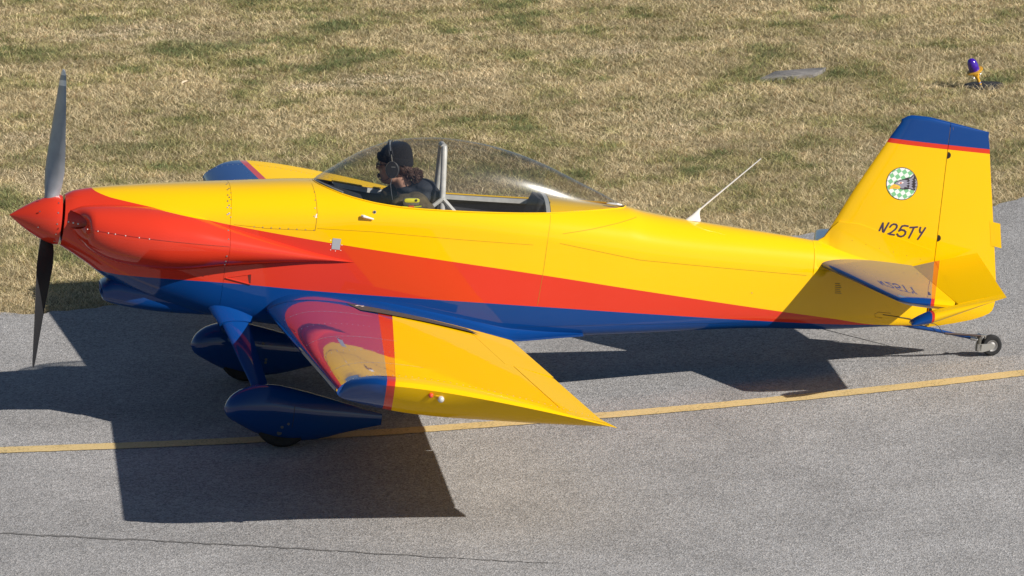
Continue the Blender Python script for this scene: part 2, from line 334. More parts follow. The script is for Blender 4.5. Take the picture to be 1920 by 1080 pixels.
# off-frame sides are thinner
fr = (bx > -1.2) & (bx < 11.2); keep = fr | (rng.random(len(bx)) < 0.45); bx, by = bx[keep], by[keep]
lp = ground(1838, 155); sp0, sp1 = ground(1437, 138), ground(1535, 131)
ok = (((bx - lp[0] - 0.02) / 0.16) ** 2 + ((by - lp[1]) / 0.17) ** 2 > 1); bx, by = bx[ok], by[ok]
ok = ~((bx > sp0[0] - 0.02) & (bx < sp1[0] + 0.03) & (np.abs(by - 10.62) < 0.17)); bx, by = bx[ok], by[ok]
n = len(bx)
clump = vnoise(bx, by, 6.5, 11); cl2 = vnoise(bx, by, 17, 12)
# draw blades together into tufts
ang = vnoise(bx, by, 3.5, 21) * 12.566 + rng.uniform(-3.1, 3.1, n)
bx = bx + 0.05 * (vnoise(bx, by, 9, 31) - 0.5); by = by + 0.07 * (vnoise(bx, by, 9, 32) - 0.5)
green = 0.30 * vnoise(bx, by, 0.55, 41) + 0.40 * vnoise(bx, by, 1.9, 42) + 0.46 * vnoise(bx, by, 5, 43) - 0.10
eyb = np.interp(bx, np.linspace(-6, 17, 300), [edge_y(t) for t in np.linspace(-6, 17, 300)]); green -= 0.22 * np.exp(-((by - eyb) / 0.45) ** 2)
dry = np.zeros(n)
nz = np.clip(2.4 * (0.5 * vnoise(bx, by, 4, 47) + 0.5 * vnoise(bx, by, 11, 48)) - 0.55, 0, 1.5)
order = np.argsort(by); bys = by[order]
for gx, gy, rx, ry, wt in PATCH:
    k0, k1 = np.searchsorted(bys, (gy - 2.6 * ry, gy + 2.6 * ry)); q = order[k0:k1]
    e = np.exp(-(((bx[q] - gx) / rx) ** 2 + ((by[q] - gy) / ry) ** 2)) * (nz[q] if rx > 0.15 else 1.0); green[q] += 0.30 * e * wt; dry[q] += e * max(-wt, 0)
green = green - 0.10 + rng.normal(0, 0.10, n)
g01 = np.clip((green - 0.38) / 0.34, 0, 1)
H = (0.022 + 0.017 * clump + 0.010 * cl2) * rng.uniform(0.5, 1.2, n) * (1 + 0.25 * g01); H *= 1 - 0.55 * np.clip(dry, 0, 1)
lean = rng.uniform(0.4, 3.2, n) * H; wd = rng.uniform(0.0010, 0.0022, n) * (1 + 0.05 * np.clip(by - 4, 0, 12))
dx, dy = np.cos(ang), np.sin(ang); face = rng.uniform(0, 6.283, n); sx, sy = np.cos(face) * wd, np.sin(face) * wd
z0 = -0.03 + 0.0 * bx
V = np.empty((n, 5, 3), np.float32)
V[:, 0] = np.stack([bx - sx, by - sy, z0], 1); V[:, 1] = np.stack([bx + sx, by + sy, z0], 1)
mx_, my_ = bx + dx * lean * 0.35, by + dy * lean * 0.35; mz = z0 + H * 0.66
V[:, 2] = np.stack([mx_ + sx * .85, my_ + sy * .85, mz], 1); V[:, 3] = np.stack([mx_ - sx * .85, my_ - sy * .85, mz], 1)
V[:, 4] = np.stack([bx + dx * lean, by + dy * lean, z0 + H], 1)
straw = np.array([0.62, 0.505, 0.285]); straw2 = np.array([0.76, 0.625, 0.40]); ol = np.array([0.46, 0.41, 0.17]); gr = np.array([0.18, 0.22, 0.09])
t = rng.random(n)[:, None]; base = straw * (1 - t) + straw2 * t
c = np.where(g01[:, None] < 0.5, base + (ol - base) * (g01[:, None] * 2), ol + (gr - ol) * (g01[:, None] * 2 - 1))
pale = np.clip(dry, 0, 1)[:, None]; c = c * (1 - pale) + np.array([0.78, 0.64, 0.45]) * pale
brown = (rng.random(n) < 0.10)[:, None]; c = np.where(brown, c * np.array([0.62, 0.5, 0.42]), c); c = c * (rng.uniform(0.62, 1.34, n) * (0.86 + 0.30 * vnoise(bx, by, 1.3, 61)) * (0.80 + 0.42 * vnoise(bx, by, 8, 62)))[:, None]
me = bpy.data.meshes.new('grass'); me.vertices.add(n * 5); me.vertices.foreach_set('co', V.ravel())
idx = np.arange(n)[:, None] * 5
L4 = (idx + np.array([0, 1, 2, 3])).astype(np.int32); L3 = (idx + np.array([3, 2, 4])).astype(np.int32)
me.loops.add(n * 7); me.loops.foreach_set('vertex_index', np.concatenate([L4.ravel(), L3.ravel()]))
me.polygons.add(n * 2); me.polygons.foreach_set('loop_start', np.concatenate([np.arange(n) * 4, n * 4 + np.arange(n) * 3]).astype(np.int32))
me.update(calc_edges=True)
ca = me.color_attributes.new('tint', 'FLOAT_COLOR', 'POINT'); ca.data.foreach_set('color', np.repeat(np.concatenate([c, np.ones((n, 1))], 1), 5, 0).astype(np.float32).ravel())
m, nt, b = new_mat('grass_blades'); at = nt.nodes.new('ShaderNodeAttribute'); at.attribute_name = 'tint'
nt.links.new(at.outputs['Color'], b.inputs['Base Color']); b.inputs['Roughness'].default_value = 0.7; b.inputs['Specular IOR Level'].default_value = 0.2
tr = nt.nodes.new('ShaderNodeBsdfTranslucent'); nt.links.new(at.outputs['Color'], tr.inputs[0]); ms = nt.nodes.new('ShaderNodeMixShader'); ms.inputs[0].default_value = 0.3
nt.links.new(b.outputs[0], ms.inputs[1]); nt.links.new(tr.outputs[0], ms.inputs[2]); nt.links.new(ms.outputs[0], nt.nodes['Material Output'].inputs[0])
me.materials.append(m); o = bpy.data.objects.new('grass', me); COL.objects.link(o)
o['kind'] = 'stuff'; tag(o, 'dry straw and olive winter grass beside the taxiway', 'grass')

# ================================================================== AIRPLANE
plane = bpy.data.objects.new('airplane', None); COL.objects.link(plane); plane.location = b2w((XM, 0, ZM)); plane.rotation_euler = (0, TH, YAWP)
tag(plane, 'yellow, red and blue low-wing propeller airplane with bubble canopy on the taxiway', 'airplane')
def part(o):
    o.parent = plane; o.location = (-XM, 0, -ZM); return o

# ---- fuselage sections
ZT = tab((0.315, 0.155), (0.36, 0.182), (0.404, 0.196), (0.498, 0.218), (0.688, 0.250), (0.879, 0.278), (1.295, 0.332), (1.80, 0.392), (2.4, 0.425), (3.2, 0.437), (3.735, 0.425), (3.84, 0.406), (4.0, 0.389), (4.18, 0.376), (4.52, 0.357), (4.9, 0.333), (5.2, 0.30), (5.64, 0.26), (5.71, 0.25))
ZB = tab((0.315, -0.150), (0.36, -0.172), (0.486, -0.240), (0.60, -0.310), (0.80, -0.395), (1.0, -0.440), (1.29, -0.468), (1.6, -0.474), (2.2, -0.474), (2.8, -0.448), (3.22, -0.408), (3.54, -0.366), (3.87, -0.326), (4.63, -0.236), (5.08, -0.208), (5.42, -0.165), (5.64, -0.140), (5.71, -0.132))
HW = tab((0.315, 0.160), (0.36, 0.172), (0.45, 0.195), (0.60, 0.240), (0.80, 0.278), (1.0, 0.298), (1.29, 0.310), (1.80, 0.332), (2.4, 0.345), (3.0, 0.335), (3.5, 0.300), (4.0, 0.248), (4.6, 0.182), (5.1, 0.125), (5.45, 0.078), (5.64, 0.050), (5.71, 0.036))
ZL = tab((0.315, 0.0), (0.6, 0.01), (1.0, 0.05), (1.29, 0.09), (1.8, 0.15), (2.1, 0.20), (2.6, 0.22), (3.2, 0.20), (3.8, 0.15), (4.5, 0.14), (5.0, 0.13), (5.71, 0.11))
NT = tab((0.315, 2.0), (0.8, 2.15), (1.3, 2.3), (1.8, 2.35), (2.6, 2.5), (3.4, 2.3), (4.2, 2.1), (5.71, 2.0))
NBt = tab((0.315, 2.0), (0.7, 2.5), (1.0, 3.2), (1.29, 5.0), (1.8, 8.0), (3.5, 8.0), (4.6, 6.0), (5.71, 4.0))
XF, XR = 1.802, 3.735
ZRAIL = tab((1.802, 0.393), (1.84, 0.386), (1.90, 0.374), (1.97, 0.361), (2.06, 0.349), (2.16, 0.339), (2.33, 0.333), (2.6, 0.340), (2.9, 0.354), (3.2, 0.374), (3.4, 0.393), (3.55, 0.409), (3.66, 0.419), (3.735, 0.4249))
ZCAN = tab((1.802, 0.3935), (1.86, 0.440), (1.90, 0.471), (2.02, 0.561), (2.142, 0.633), (2.267, 0.685), (2.428, 0.717), (2.591, 0.730), (2.791, 0.720), (2.995, 0.688), (3.202, 0.632), (3.413, 0.553), (3.59, 0.484), (3.68, 0.447), (3.735, 0.4255))
def rail_a(x):
    if x <= XF or x >= XR: return math.pi / 2
    zl, zt, nt = ZL(x), ZT(x), NT(x); k = min(max((ZRAIL(x) - zl) / (zt - zl), 0), 1)
    return math.asin(k ** (nt / 2))
def sec_half(x, nu=16, nl=18, grow=0.0):
    zl, zt, zb, hw, nt, nb = ZL(x), ZT(x) + grow, ZB(x) - grow, HW(x) + grow, NT(x), NBt(x); ar = rail_a(x); P = []
    for i in range(nu):
        a = ar * (1 - i / nu); P.append((hw * max(math.cos(a), 0) ** (2 / nt), zl + (zt - zl) * math.sin(a) ** (2 / nt)))
    for i in range(nl + 1):
        a = math.pi / 2 * i / nl; P.append((hw * max(math.cos(a), 0) ** (2 / nb) if i < nl else 0.0, zl - (zl - zb) * math.sin(a) ** (2 / nb)))
    return P
def ring(x, **k):
    P = sec_half(x, **k); return [(x, -y, z) for y, z in P] + [(x, y, z) for y, z in P[-2::-1]]
def ysurf(x, z, out=0.0):            # left-side skin: y at a given station and height
    zl, zt, zb, hw = ZL(x), ZT(x), ZB(x), HW(x)
    if z >= zl: k = min((z - zl) / (zt - zl), 1); return -hw * (1 - k ** NT(x)) ** (1 / NT(x)) - out
    k = min((zl - z) / (zl - zb), 1); return -hw * (1 - k ** NBt(x)) ** (1 / NBt(x)) - out
def px(u, v, y=-0.3):
    x, z = side(u, v, y)
    for _ in range(4):
        yy = ysurf(x, min(max(z, ZB(x) + 0.004), ZT(x) - 0.002)); x, z = side(u, v, yy)
    return x, z
FUSE = fuselage_paint()
FW = 1.288
cx = list(np.linspace(0.318, FW, 40)); g = G(); g.grid([[(x, y, z) for x, y, z in ring(t)] for t in cx])
r0 = ring(0.318); g.grid([r0, [(0.326, y * 0.86, z * 0.86) for _, y, z in r0], [(0.36, y * 0.8, z * 0.8) for _, y, z in r0]])
cowl = part(g.build('cowling', FUSE))
fx = list(np.linspace(FW + 0.0016, XF, 16)) + list(np.linspace(XF + 0.01, 2.3, 26)) + list(np.linspace(2.34, 3.5, 34)) + list(np.linspace(3.53, XR, 12)) + list(np.linspace(3.76, 5.708, 52))
g = G(); g.grid([ring(t) for t in fx], False, False, True); fus = part(g.build('fuselage', FUSE))
# ---- cheeks over the cylinders, with air inlets
CU = tab((0.345, 0.092), (0.408, 0.122), (0.50, 0.143), (0.579, 0.155), (0.70, 0.168), (0.817, 0.174), (0.93, 0.172), (1.043, 0.164), (1.273, 0.122), (1.571, 0.066), (1.837, 0.016), (2.066, -0.021))
CL = tab((0.345, -0.012), (0.40, -0.068), (0.452, -0.110), (0.57, -0.166), (0.68, -0.190), (0.765, -0.198), (0.87, -0.198), (0.989, -0.190), (1.305, -0.136), (1.591, -0.090), (1.846, -0.053), (2.066, -0.025))
CY = tab((0.345, 0.270), (0.42, 0.335), (0.50, 0.378), (0.60, 0.415), (0.75, 0.450), (0.90, 0.464), (1.05, 0.458), (1.29, 0.428), (1.55, 0.394), (1.80, 0.366), (2.0, 0.349), (2.066, 0.3385))
def cheek_ring(x, sgn, k=1.0, seg=30, slant=0.0):
    zu, zl_, yo = CU(x), CL(x), CY(x); c, hz = (zu + zl_) / 2, (zu - zl_) / 2; yc = max(HW(x) - 0.11, 0.15); b = yo - yc; P = []
    for i in range(seg):
        a = 2 * math.pi * i / seg; ca, sa = math.cos(a), math.sin(a)
        yy = yc + k * b * (abs(ca) ** 0.78) * (1 if ca > 0 else -1); zz = c + k * hz * (abs(sa) ** 0.90) * (1 if sa > 0 else -1)
        P.append((x + slant * max(ca, 0), sgn * yy, zz))
    return P
for sgn in (-1, 1):
    for nm, a, b_ in (('cowl_cheek', 0.345, FW), ('cheek_fairing', FW + 0.0016, 2.066)):
        st = list(np.linspace(a, b_, 34)); g = G(); R = []
        for t in st: R.append(cheek_ring(t, sgn, slant=0.095 * max(0, 1 - (t - 0.345) / 0.12)))
        if nm == 'cowl_cheek':
            lip = [cheek_ring(0.352, sgn, 0.93, slant=0.095), cheek_ring(0.375, sgn, 0.82, slant=0.09), cheek_ring(0.47, sgn, 0.66, slant=0.02), cheek_ring(0.56, sgn, 0.5)]
            g.grid(lip[::-1] + R, True); o = part(g.build(nm, FUSE))
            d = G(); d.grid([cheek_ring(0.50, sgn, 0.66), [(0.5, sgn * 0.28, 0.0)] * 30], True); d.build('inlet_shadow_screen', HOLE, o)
        else: g.grid(R, True); o = part(g.build(nm, FUSE))
# ---- chin scoop under the cowl
g = G(); R = []
SCP = [(0.598, -0.354, -0.442, 0.112), (0.604, -0.344, -0.452, 0.122), (0.625, -0.332, -0.460, 0.130), (0.655, -0.300, -0.466, 0.138), (0.70, -0.290, -0.474, 0.150), (0.80, -0.30, -0.484, 0.165), (0.92, -0.30, -0.489, 0.18), (1.05, -0.32, -0.487, 0.19), (1.18, -0.36, -0.478, 0.195), (1.285, -0.40, -0.470, 0.195)]
for x, z1, z0_, hy in SCP:
    zc, hz = (z1 + z0_) / 2, (z1 - z0_) / 2
    R.append([(x - 0.010 * math.sin(a) * (x < 0.63), hy * math.copysign(abs(math.cos(a)) ** 0.65, math.cos(a)), zc + hz * math.copysign(abs(math.sin(a)) ** 0.7, math.sin(a))) for a in np.linspace(0, 2 * math.pi, 32, endpoint=False)])
inner = [[(x, y * k, -0.398 + (z + 0.398) * k) for x, y, z in [(p[0] + dx, p[1], p[2]) for p in R[0]]] for k, dx in ((0.8, 0.06), (0.88, 0.008))]
neck = G(); 
g.grid(inner + R, True); scoop = part(g.build('chin_scoop', PB))
d = G(); d.grid([inner[0], [(0.66, 0, -0.398)] * 32], True); d.build('scoop_throat', HOLE, scoop)
# ---- spinner and propeller
pr = [(0.0, 0.0)] + [(0.150 * (1 - (1 - t) ** 1.55), 0.288 * t) for t in np.linspace(0.004, 1, 26)] + [(0.1505, 0.295), (0.1505, 0.303), (0.10, 0.3035), (0.0, 0.3035)]
g = G(); g.lathe(pr, (0, 0, 0), (1, 0, 0), 48); spin = part(g.build('spinner', PR))
g = G()
for k in range(14):
    a = 2 * math.pi * k / 14; nrm = (-0.1, math.cos(a), math.sin(a)); g.disc((0.278, 0.1492 * math.cos(a), 0.1492 * math.sin(a)), nrm, 0.0045, 0.004, 8)
for k in range(8):
    a = 2 * math.pi * k / 8 + 0.3; g.disc((0.17, 0.1228 * math.cos(a), 0.1228 * math.sin(a)), (-0.4, math.cos(a), math.sin(a)), 0.004, 0.005, 8)
stuff(g.build('fasteners', STEEL, spin))
PHI = 0.127
def blade(sg):
    R = []; rad = [0.10, 0.15, 0.20, 0.28, 0.38, 0.50, 0.62, 0.74, 0.80, 0.802, 0.835, 0.837, 0.865, 0.885, 0.897, 0.901]
    cw = pchip([0.10, 0.15, 0.28, 0.42, 0.6, 0.75, 0.85, 0.885, 0.897, 0.901], [0.085, 0.10, 0.155, 0.168, 0.155, 0.126, 0.092, 0.064, 0.036, 0.012])
    tk = pchip([0.1, 0.2, 0.5, 0.901], [0.055, 0.032, 0.017, 0.005]); N = 9; rows = []
    er = np.array([0, sg * math.sin(PHI), sg * math.cos(PHI)]); et = np.array([0, sg * math.cos(PHI), -sg * math.sin(PHI)])   # et: direction of rotation
    for r in rad:
        be = math.atan(1.72 / (2 * math.pi * max(r, 0.17))); c_, t_ = cw(r), tk(r)
        ch = -math.cos(be) * et + math.sin(be) * np.array([1, 0, 0]); nf = -math.sin(be) * et - math.cos(be) * np.array([1.0, 0, 0])   # nf: front (cambered) face
        o_ = np.array([0.236, 0, 0]) + er * r; up, lo = [], []
        for i in range(N):
            s_ = i / (N - 1); f_ = 4 * s_ * (1 - s_); up.append(o_ + ch * c_ * (s_ - 0.42) + nf * t_ * f_ ** 0.6); lo.append(o_ + ch * c_ * (s_ - 0.42) - nf * t_ * 0.15 * f_)
        rows.append(up + lo[::-1][1:-1])
    v = [p for r in rows for p in r]; Lr = len(rows[0]); f, fm = [], []
    for i in range(len(rows) - 1):
        tip = 0.80 < (rad[i] + rad[i + 1]) / 2
        band = 0.802 <= rad[i] < 0.835 or rad[i] >= 0.865
        for j in range(Lr):
            k = (j + 1) % Lr; f.append((i * Lr + j, i * Lr + k, (i + 1) * Lr + k, (i + 1) * Lr + j)); fm.append((2 if band else 0) if j < N - 1 else 1)
    f.append(tuple((len(rows) - 1) * Lr + j for j in range(Lr))); fm.append(2)
    return mesh_obj('propeller_blade', v, f, None, mats=[BLADEF, BLADEB, WHITE], fmat=fm, smooth=50)
part(blade(1)); part(blade(-1))
# ---- canopy glass, rails, tub
cxs = [t for t in fx if XF - 1e-6 <= t <= XR + 1e-6]; g = G(); R = []
for x in cxs:
    P = sec_half(x); yr, zr, zc = P[0][0], P[0][1], ZCAN(x); n_ = 2.1; half = []
    zc = max(zc, zr + 0.0004)
    for i in range(21):
        a = math.pi * i / 20; half.append((x, -yr * math.copysign(abs(math.cos(a)) ** (2 / n_), math.cos(a)), zr + (zc - zr) * max(math.sin(a), 0) ** (2 / n_)))
    R.append(half)
g.grid(R); canopy = part(g.build('canopy', GLASS, smooth=60))
for sgn in (-1, 1):
    g = G(); g.tube([(x, sgn * (sec_half(x)[0][0] + 0.0015), sec_half(x)[0][1]) for x in cxs], 0.0052, 8); g.build('canopy_rail', PY, canopy)
g = G()      # slim metal bow at the back of the windscreen base, seen as a pale strip
g.tube([(1.812, -0.02, 0.397), (1.86, -0.10, 0.389), (1.91, -0.155, 0.378), (1.96, -0.19, 0.368)], 0.007, 8); g.build('windscreen_base_trim', INTER2, canopy)
def tub_ring(x, k=0.028):
    P = sec_half(x); return [(x, -max(y - k, 0), max(z, ZB(x) + 0.06)) for y, z in P] + [(x, max(y - k, 0), max(z, ZB(x) + 0.06)) for y, z in P[-2::-1]]
tx = [t for t in fx if 1.93 <= t <= 3.23]; g = G(); g.grid([tub_ring(t) for t in tx], False)
tub = part(g.build('cockpit_tub', INTER))
g = G()
for sgn in (-1, 1): g.grid([[(t, sgn * sec_half(t)[0][0], sec_half(t)[0][1] - 0.003) for t in tx], [(t, sgn * (sec_half(t)[0][0] - 0.03), sec_half(t)[0][1] - 0.006) for t in tx]])
g.build('sill', INTER2, tub, smooth=0)
for sgn in (-1, 1):
    g = G(); g.grid([[(t, sgn * (sec_half(t)[0][0] - 0.030), sec_half(t)[0][1] - 0.002) for t in tx], [(t, sgn * (sec_half(t)[0][0] - 0.032), sec_half(t)[0][1] - 0.030) for t in tx], [(t, sgn * (sec_half(t)[0][0] - 0.022), sec_half(t)[0][1] - 0.032) for t in tx]]); g.build('side_rail', GREYTUBE, tub)
g = G()      # instrument panel and glareshield
Pp = [(y, z) for y, z in sec_half(1.97)]
g.grid([[(1.93, -y * 0.92, min(z, 0.372) - 0.004) for y, z in Pp] , [(1.955, -y * 0.92, min(z, 0.372) - 0.004) for y, z in Pp]]); g.grid([[(1.93, y * 0.92, z - 0.004) for y, z in Pp], [(1.955, y * 0.92, z - 0.004) for y, z in Pp]])
a_ = [(1.945, -y * 0.90, z) for y, z in Pp] + [(1.945, y * 0.90, z) for y, z in Pp[-2::-1]]; g.add(a_, [tuple(range(len(a_)))])
g.build('instrument_panel', INTER, tub)
g = G(); R = []
for x in np.linspace(1.80, 2.10, 12):
    w_ = max(sec_half(x)[0][0] * 0.95, 0.02); zt_ = ZT(min(x, 1.9)) - 0.012 - 0.055 * max(0, (x - 1.84)) / 0.26; R.append([(x, w_ * s_, min(zt_ - 0.09 * s_ * s_ * w_ / 0.3, 9)) for s_ in np.linspace(-1, 1, 13)])
g.grid(R); g.grid([R[-1], [(2.10, q[1], q[2] - 0.06) for q in R[-1]]]); gs = g.build('glareshield', CUSH, tub)
g = G(); g.box((2.102, -0.12, 0.265), (0.002, 0.03, 0.028)); g.build('panel_placard', pbr('placard_grey', (0.25, 0.26, 0.28), 0.5), tub)
# rear seat area: grey cushion bulkhead and yellow deck under the rear glass
g = G(); P = [(y, z) for y, z in sec_half(3.24)]
def dk(x, k, dz=0.0):
    zl, hw, nt = ZL(x), HW(x) - k, NT(x); zt = ZT(x) + dz; return [(x, -hw * math.copysign(abs(math.cos(a)) ** (2 / nt), math.cos(a)), zl + (zt - zl) * math.sin(a) ** (2 / nt)) for a in np.linspace(0.25, math.pi - 0.25, 31)]
g.grid([dk(x, 0.006, -0.010) for x in np.linspace(3.235, 3.72, 16)]); part(g.build('turtle_deck', PY))
g = G(); d0 = dk(3.23, 0.02, 0.012); g.grid([d0, [(3.205, y, z) for x, y, z in d0], [(3.205, y * 0.82, 0.2 + (z - 0.2) * 0.82) for x, y, z in d0], [(3.235, y * 0.82, 0.2 + (z - 0.2) * 0.82) for x, y, z in d0]]); part(g.build('bulkhead_ring', INTER2))
g = G(); g.add([(3.233, y, z) for x, y, z in d0] + [(3.233, d0[-1][1], -0.3), (3.233, d0[0][1], -0.3)], [tuple(range(33))]); part(g.build('rear_bulkhead', INTER))
g = G(); g.ball((3.655, -0.045, 0.438), (0.052, 0.016, 0.009), 18, 9); part(g.build('canopy_tail_oval', WHITE))  # small white oval on the deck under the rear glass
def cushion(name, c, h, rot, mat):
    g = G(); ca, sa = math.cos(rot), math.sin(rot); Rm = np.array([[ca, 0, sa], [0, 1, 0], [-sa, 0, ca]]); rings = []
    for t in np.linspace(-1, 1, 9):
        e = (1 - abs(t) ** 4) ** 0.5 * 0.12 + 0.88; rings.append([np.array(c) + Rm @ np.array([h[0] * math.copysign(abs(math.cos(a)) ** 0.45, math.cos(a)) * e, h[1] * math.copysign(abs(math.sin(a)) ** 0.45, math.sin(a)) * e, h[2] * t]) for a in np.linspace(0, 2 * math.pi, 24, endpoint=False)])
    g.grid(rings, True, True, True); return part(g.build(name, mat))
cushion('front_seat_back', (2.505, 0.01, 0.16), (0.032, 0.145, 0.26), 0.16, CUSH)
cushion('front_seat', (2.36, 0, -0.20), (0.21, 0.19, 0.05), -0.08, CUSH)
cushion('rear_seat_back', (3.16, 0, 0.22), (0.05, 0.16, 0.215), 0.22, CUSH)
cushion('rear_seat', (2.98, 0, -0.12), (0.18, 0.17, 0.05), -0.08, CUSH)
# ---- roll bar
g = G()
g.tube([(2.590, -0.19, 0.02), (2.580, -0.155, 0.32), (2.562, -0.075, 0.672), (2.561, -0.065, 0.685)], 0.0185, 14); g.tube([(2.560, 0.035, 0.685), (2.562, 0.045, 0.67), (2.592, 0.19, 0.32), (2.60, 0.24, 0.02)], 0.0185, 14)
g.tube([(2.561, -0.066, 0.686), (2.561, 0.036, 0.686)], 0.0195, 14)
rb = part(g.build('roll_bar', GREYTUBE))
for y in (-0.16, 0.19):
    for dx in (-0.14, 0.16):
        g = G(); g.tube([(2.575, y, 0.385), (2.575 + dx, y * 1.1, 0.385 - abs(dx) * 0.9)], 0.013, 8); g.build('brace', GREYTUBE, rb)
# ---- wings
WX, WZ, WC, DIH, INC = 1.566, -0.389, 1.485, math.tan(math.radians(3.15)), math.radians(0.86)
def foil(s):                          # upper and lower heights for unit chord
    yt = 5 * 0.135 * (0.2969 * math.sqrt(s) - 0.1260 * s - 0.3516 * s * s + 0.2843 * s ** 3 - 0.1030 * s ** 4); r, k1 = 0.2025, 15.957
    yc = k1 / 6 * (s ** 3 - 3 * r * s * s + r * r * (3 - r) * s) if s < r else k1 * r ** 3 / 6 * (1 - s)
    return yc + yt, yc - yt
def wpt(y, s, up, ax=None):           # wing surface point at span y (positive outboard), chord fraction s
    u, l = foil(s); z = u if up else l; x = WX + WC * (s * math.cos(INC) + z * math.sin(INC)); return (x, y, WZ + y * DIH + WC * (z * math.cos(INC) - s * math.sin(INC)))
SS = [0.5 * (1 - math.cos(math.pi * i / 26)) for i in range(27)]
def cut(s0, s1, n=27):
    return [s0 + (s1 - s0) * 0.5 * (1 - math.cos(math.pi * i / (n - 1))) for i in range(n)]
def prof(y, s0, s1, sgn, n=27):
    S = cut(s0, s1, n); return [(lambda q: (q[0], sgn * q[1], q[2]))(wpt(y, s, True)) for s in S[::-1]] + [(lambda q: (q[0], sgn * q[1], q[2]))(wpt(y, s, False)) for s in S[1:]]
YF0, YF1, YA0, YA1, YT = 0.46, 1.835, 1.845, 3.275, 3.29
SA, SF = 0.832, 0.80
for sgn in (-1, 1):
    g = G()      # main panel: full forward box, cut out behind for flap and aileron
    g.grid([prof(y, 0, SF, sgn) for y in (0.22, 0.6, 1.2, YF1 + 0.004)], True, False, True); g.grid([prof(y, 0, SA, sgn) for y in (YF1 + 0.0045, 2.4, 2.9, YA1 + 0.004)], True, True, True)
    g.grid([prof(y, 0, 1, sgn) for y in (YA1 + 0.005, YT)], True, True, True)
    g.grid([prof(y, 0, 1, sgn) for y in (0.22, YF0 - 0.003)], True, False, True)
    wing = part(g.build('wing', WINGP))
    for nm, ya, yb, s0, defl in (('flap', YF0, YF1, SF + 0.0016, 0.0), ('aileron', YA0, YA1, SA + 0.003, 0.022)):
        g = G(); P_ = []
        for y in (ya, (ya + yb) / 2, yb):
            hx, _, hz_ = wpt(y, s0, False); pts = prof(y, s0, 1, sgn, 12); P_.append([(hx + (x - hx) * math.cos(defl) + (z - hz_) * math.sin(defl), yy, hz_ + (z - hz_) * math.cos(defl) - (x - hx) * math.sin(defl)) for x, yy, z in pts])
        g.grid(P_, True, True, True); g.build(nm, WINGP, wing)
    # tip: lower skin sweeps up to a sharp upper edge that runs outboard towards the rear
    g = G(); S = cut(0, 1, 31); up0, up1, up2, f1, f2, f3, lo1, lo0 = ([] for _ in range(8))
    for s in S:
        lead = 0.20 * max(0, 1 - s / 0.20) ** 2; yo = 3.455 + 0.075 * s ** 1.6 - lead; u, l = foil(s); th = (u - l) * WC; yl = yo - 0.05 - 0.85 * th
        yl = max(min(yl, yo - 0.002), YT + 0.004)
        q0 = wpt(YT + 0.002, s, True); q1 = wpt(yo - 0.045, s, True); q2 = wpt(yo, s, True); r1 = wpt(yl, s, False); r0_ = wpt(YT + 0.002, s, False)
        dr = 0.10 * th
        q2 = (q2[0] + 0.036 * s ** 3, q2[1], q2[2]); r1 = (r1[0] + 0.036 * s ** 3, r1[1], r1[2]); up0.append(q0); up1.append(q1); up2.append((q2[0], yo - 0.012, q2[2] - dr * 0.45)); e0 = np.array((q2[0], yo, q2[2] - dr * 1.7)); e1 = np.array(r1)
        f1.append(tuple(e0)); f2.append(tuple(e0 * 0.6 + e1 * 0.4 + np.array([0, 0.16 * th, -0.02 * th]))); f3.append(tuple(e0 * 0.25 + e1 * 0.75 + np.array([0, 0.13 * th, -0.03 * th]))); lo1.append(r1); lo0.append(r0_)
    rings = [[(x, sgn * y, z) for x, y, z in r_] for r_ in (up0, up1, up2, f1, f2, f3, lo1, lo0)]; g.grid(rings); tip = g.build('wing_tip', WINGP, wing, smooth=50)
    # navigation light on the tip
    nl = np.array(wpt(3.44, 0.335, True)) + np.array([0, 0, -0.058]); nl[1] *= sgn
    g = G(); g.ball(nl + np.array([0.03, sgn * -0.004, 0.0]), (0.045, 0.022, 0.016)); nlo = g.build('navigation_light', PY, wing)
    g = G(); g.ball(nl + np.array([-0.013, sgn * 0.018, -0.002]), (0.014, 0.017, 0.015)); g.build('red_lens' if sgn < 0 else 'green_lens', pbr('lens_red' if sgn < 0 else 'lens_green', (0.75, 0.07, 0.03) if sgn < 0 else (0.02, 0.4, 0.1), 0.12, coat=1), nlo)
    g = G(); g.ball(nl + np.array([0.045, sgn * 0.020, -0.018]), (0.019, 0.018, 0.019)); g.build('strobe_lens', pbr('strobe_glass', (0.62, 0.60, 0.56), 0.12, 0.2, coat=1), nlo)
    # walkway and leading-edge tape
    g = G(); A_, B_ = [], []
    for s in np.linspace(0.30, 0.80, 14):
        for y, L_ in ((0.515 , A_), (0.76 - 0.16 * max(0, (s - 0.45)) , B_)):
            q = wpt(y, s, True); L_.append((q[0] + (0.05 if L_ is B_ else 0), sgn * q[1], q[2] + 0.0016))
    g.grid([A_, B_]); wk = g.build('walkway_strip', WALK, wing)
    if sgn < 0:
        g = G(); q = wpt(0.575, 0.335, True)
        for dx_, dy_, a_ in ((0.0, 0.0, 0.9), (0.018, 0.012, -0.6), (0.036, 0.0, 0.9)): g.box((q[0] + dx_, -q[1] + dy_, q[2] + 0.003), (0.014, 0.004, 0.0006), np.array([[math.cos(a_), -math.sin(a_), 0], [math.sin(a_), math.cos(a_), 0], [0, 0, 1]]))
        g.build('walkway_mark', WHITE, wk)
    g = G(); tp = [wpt(y, 0.0, True) for y in np.linspace(1.9, 3.24, 12)]
    g.grid([[(x - 0.0015 + dx_, sgn * y, z + dz_) for x, y, z in tp] for dx_, dz_ in ((0.004, 0.012), (0.0, 0.006), (-0.0005, 0.0), (0.0002, -0.006))]); g.build('leading_edge_tape', INTER2, wing)
    # fasteners on the wing: screw rows on the tank and the tip joint
    g = G()
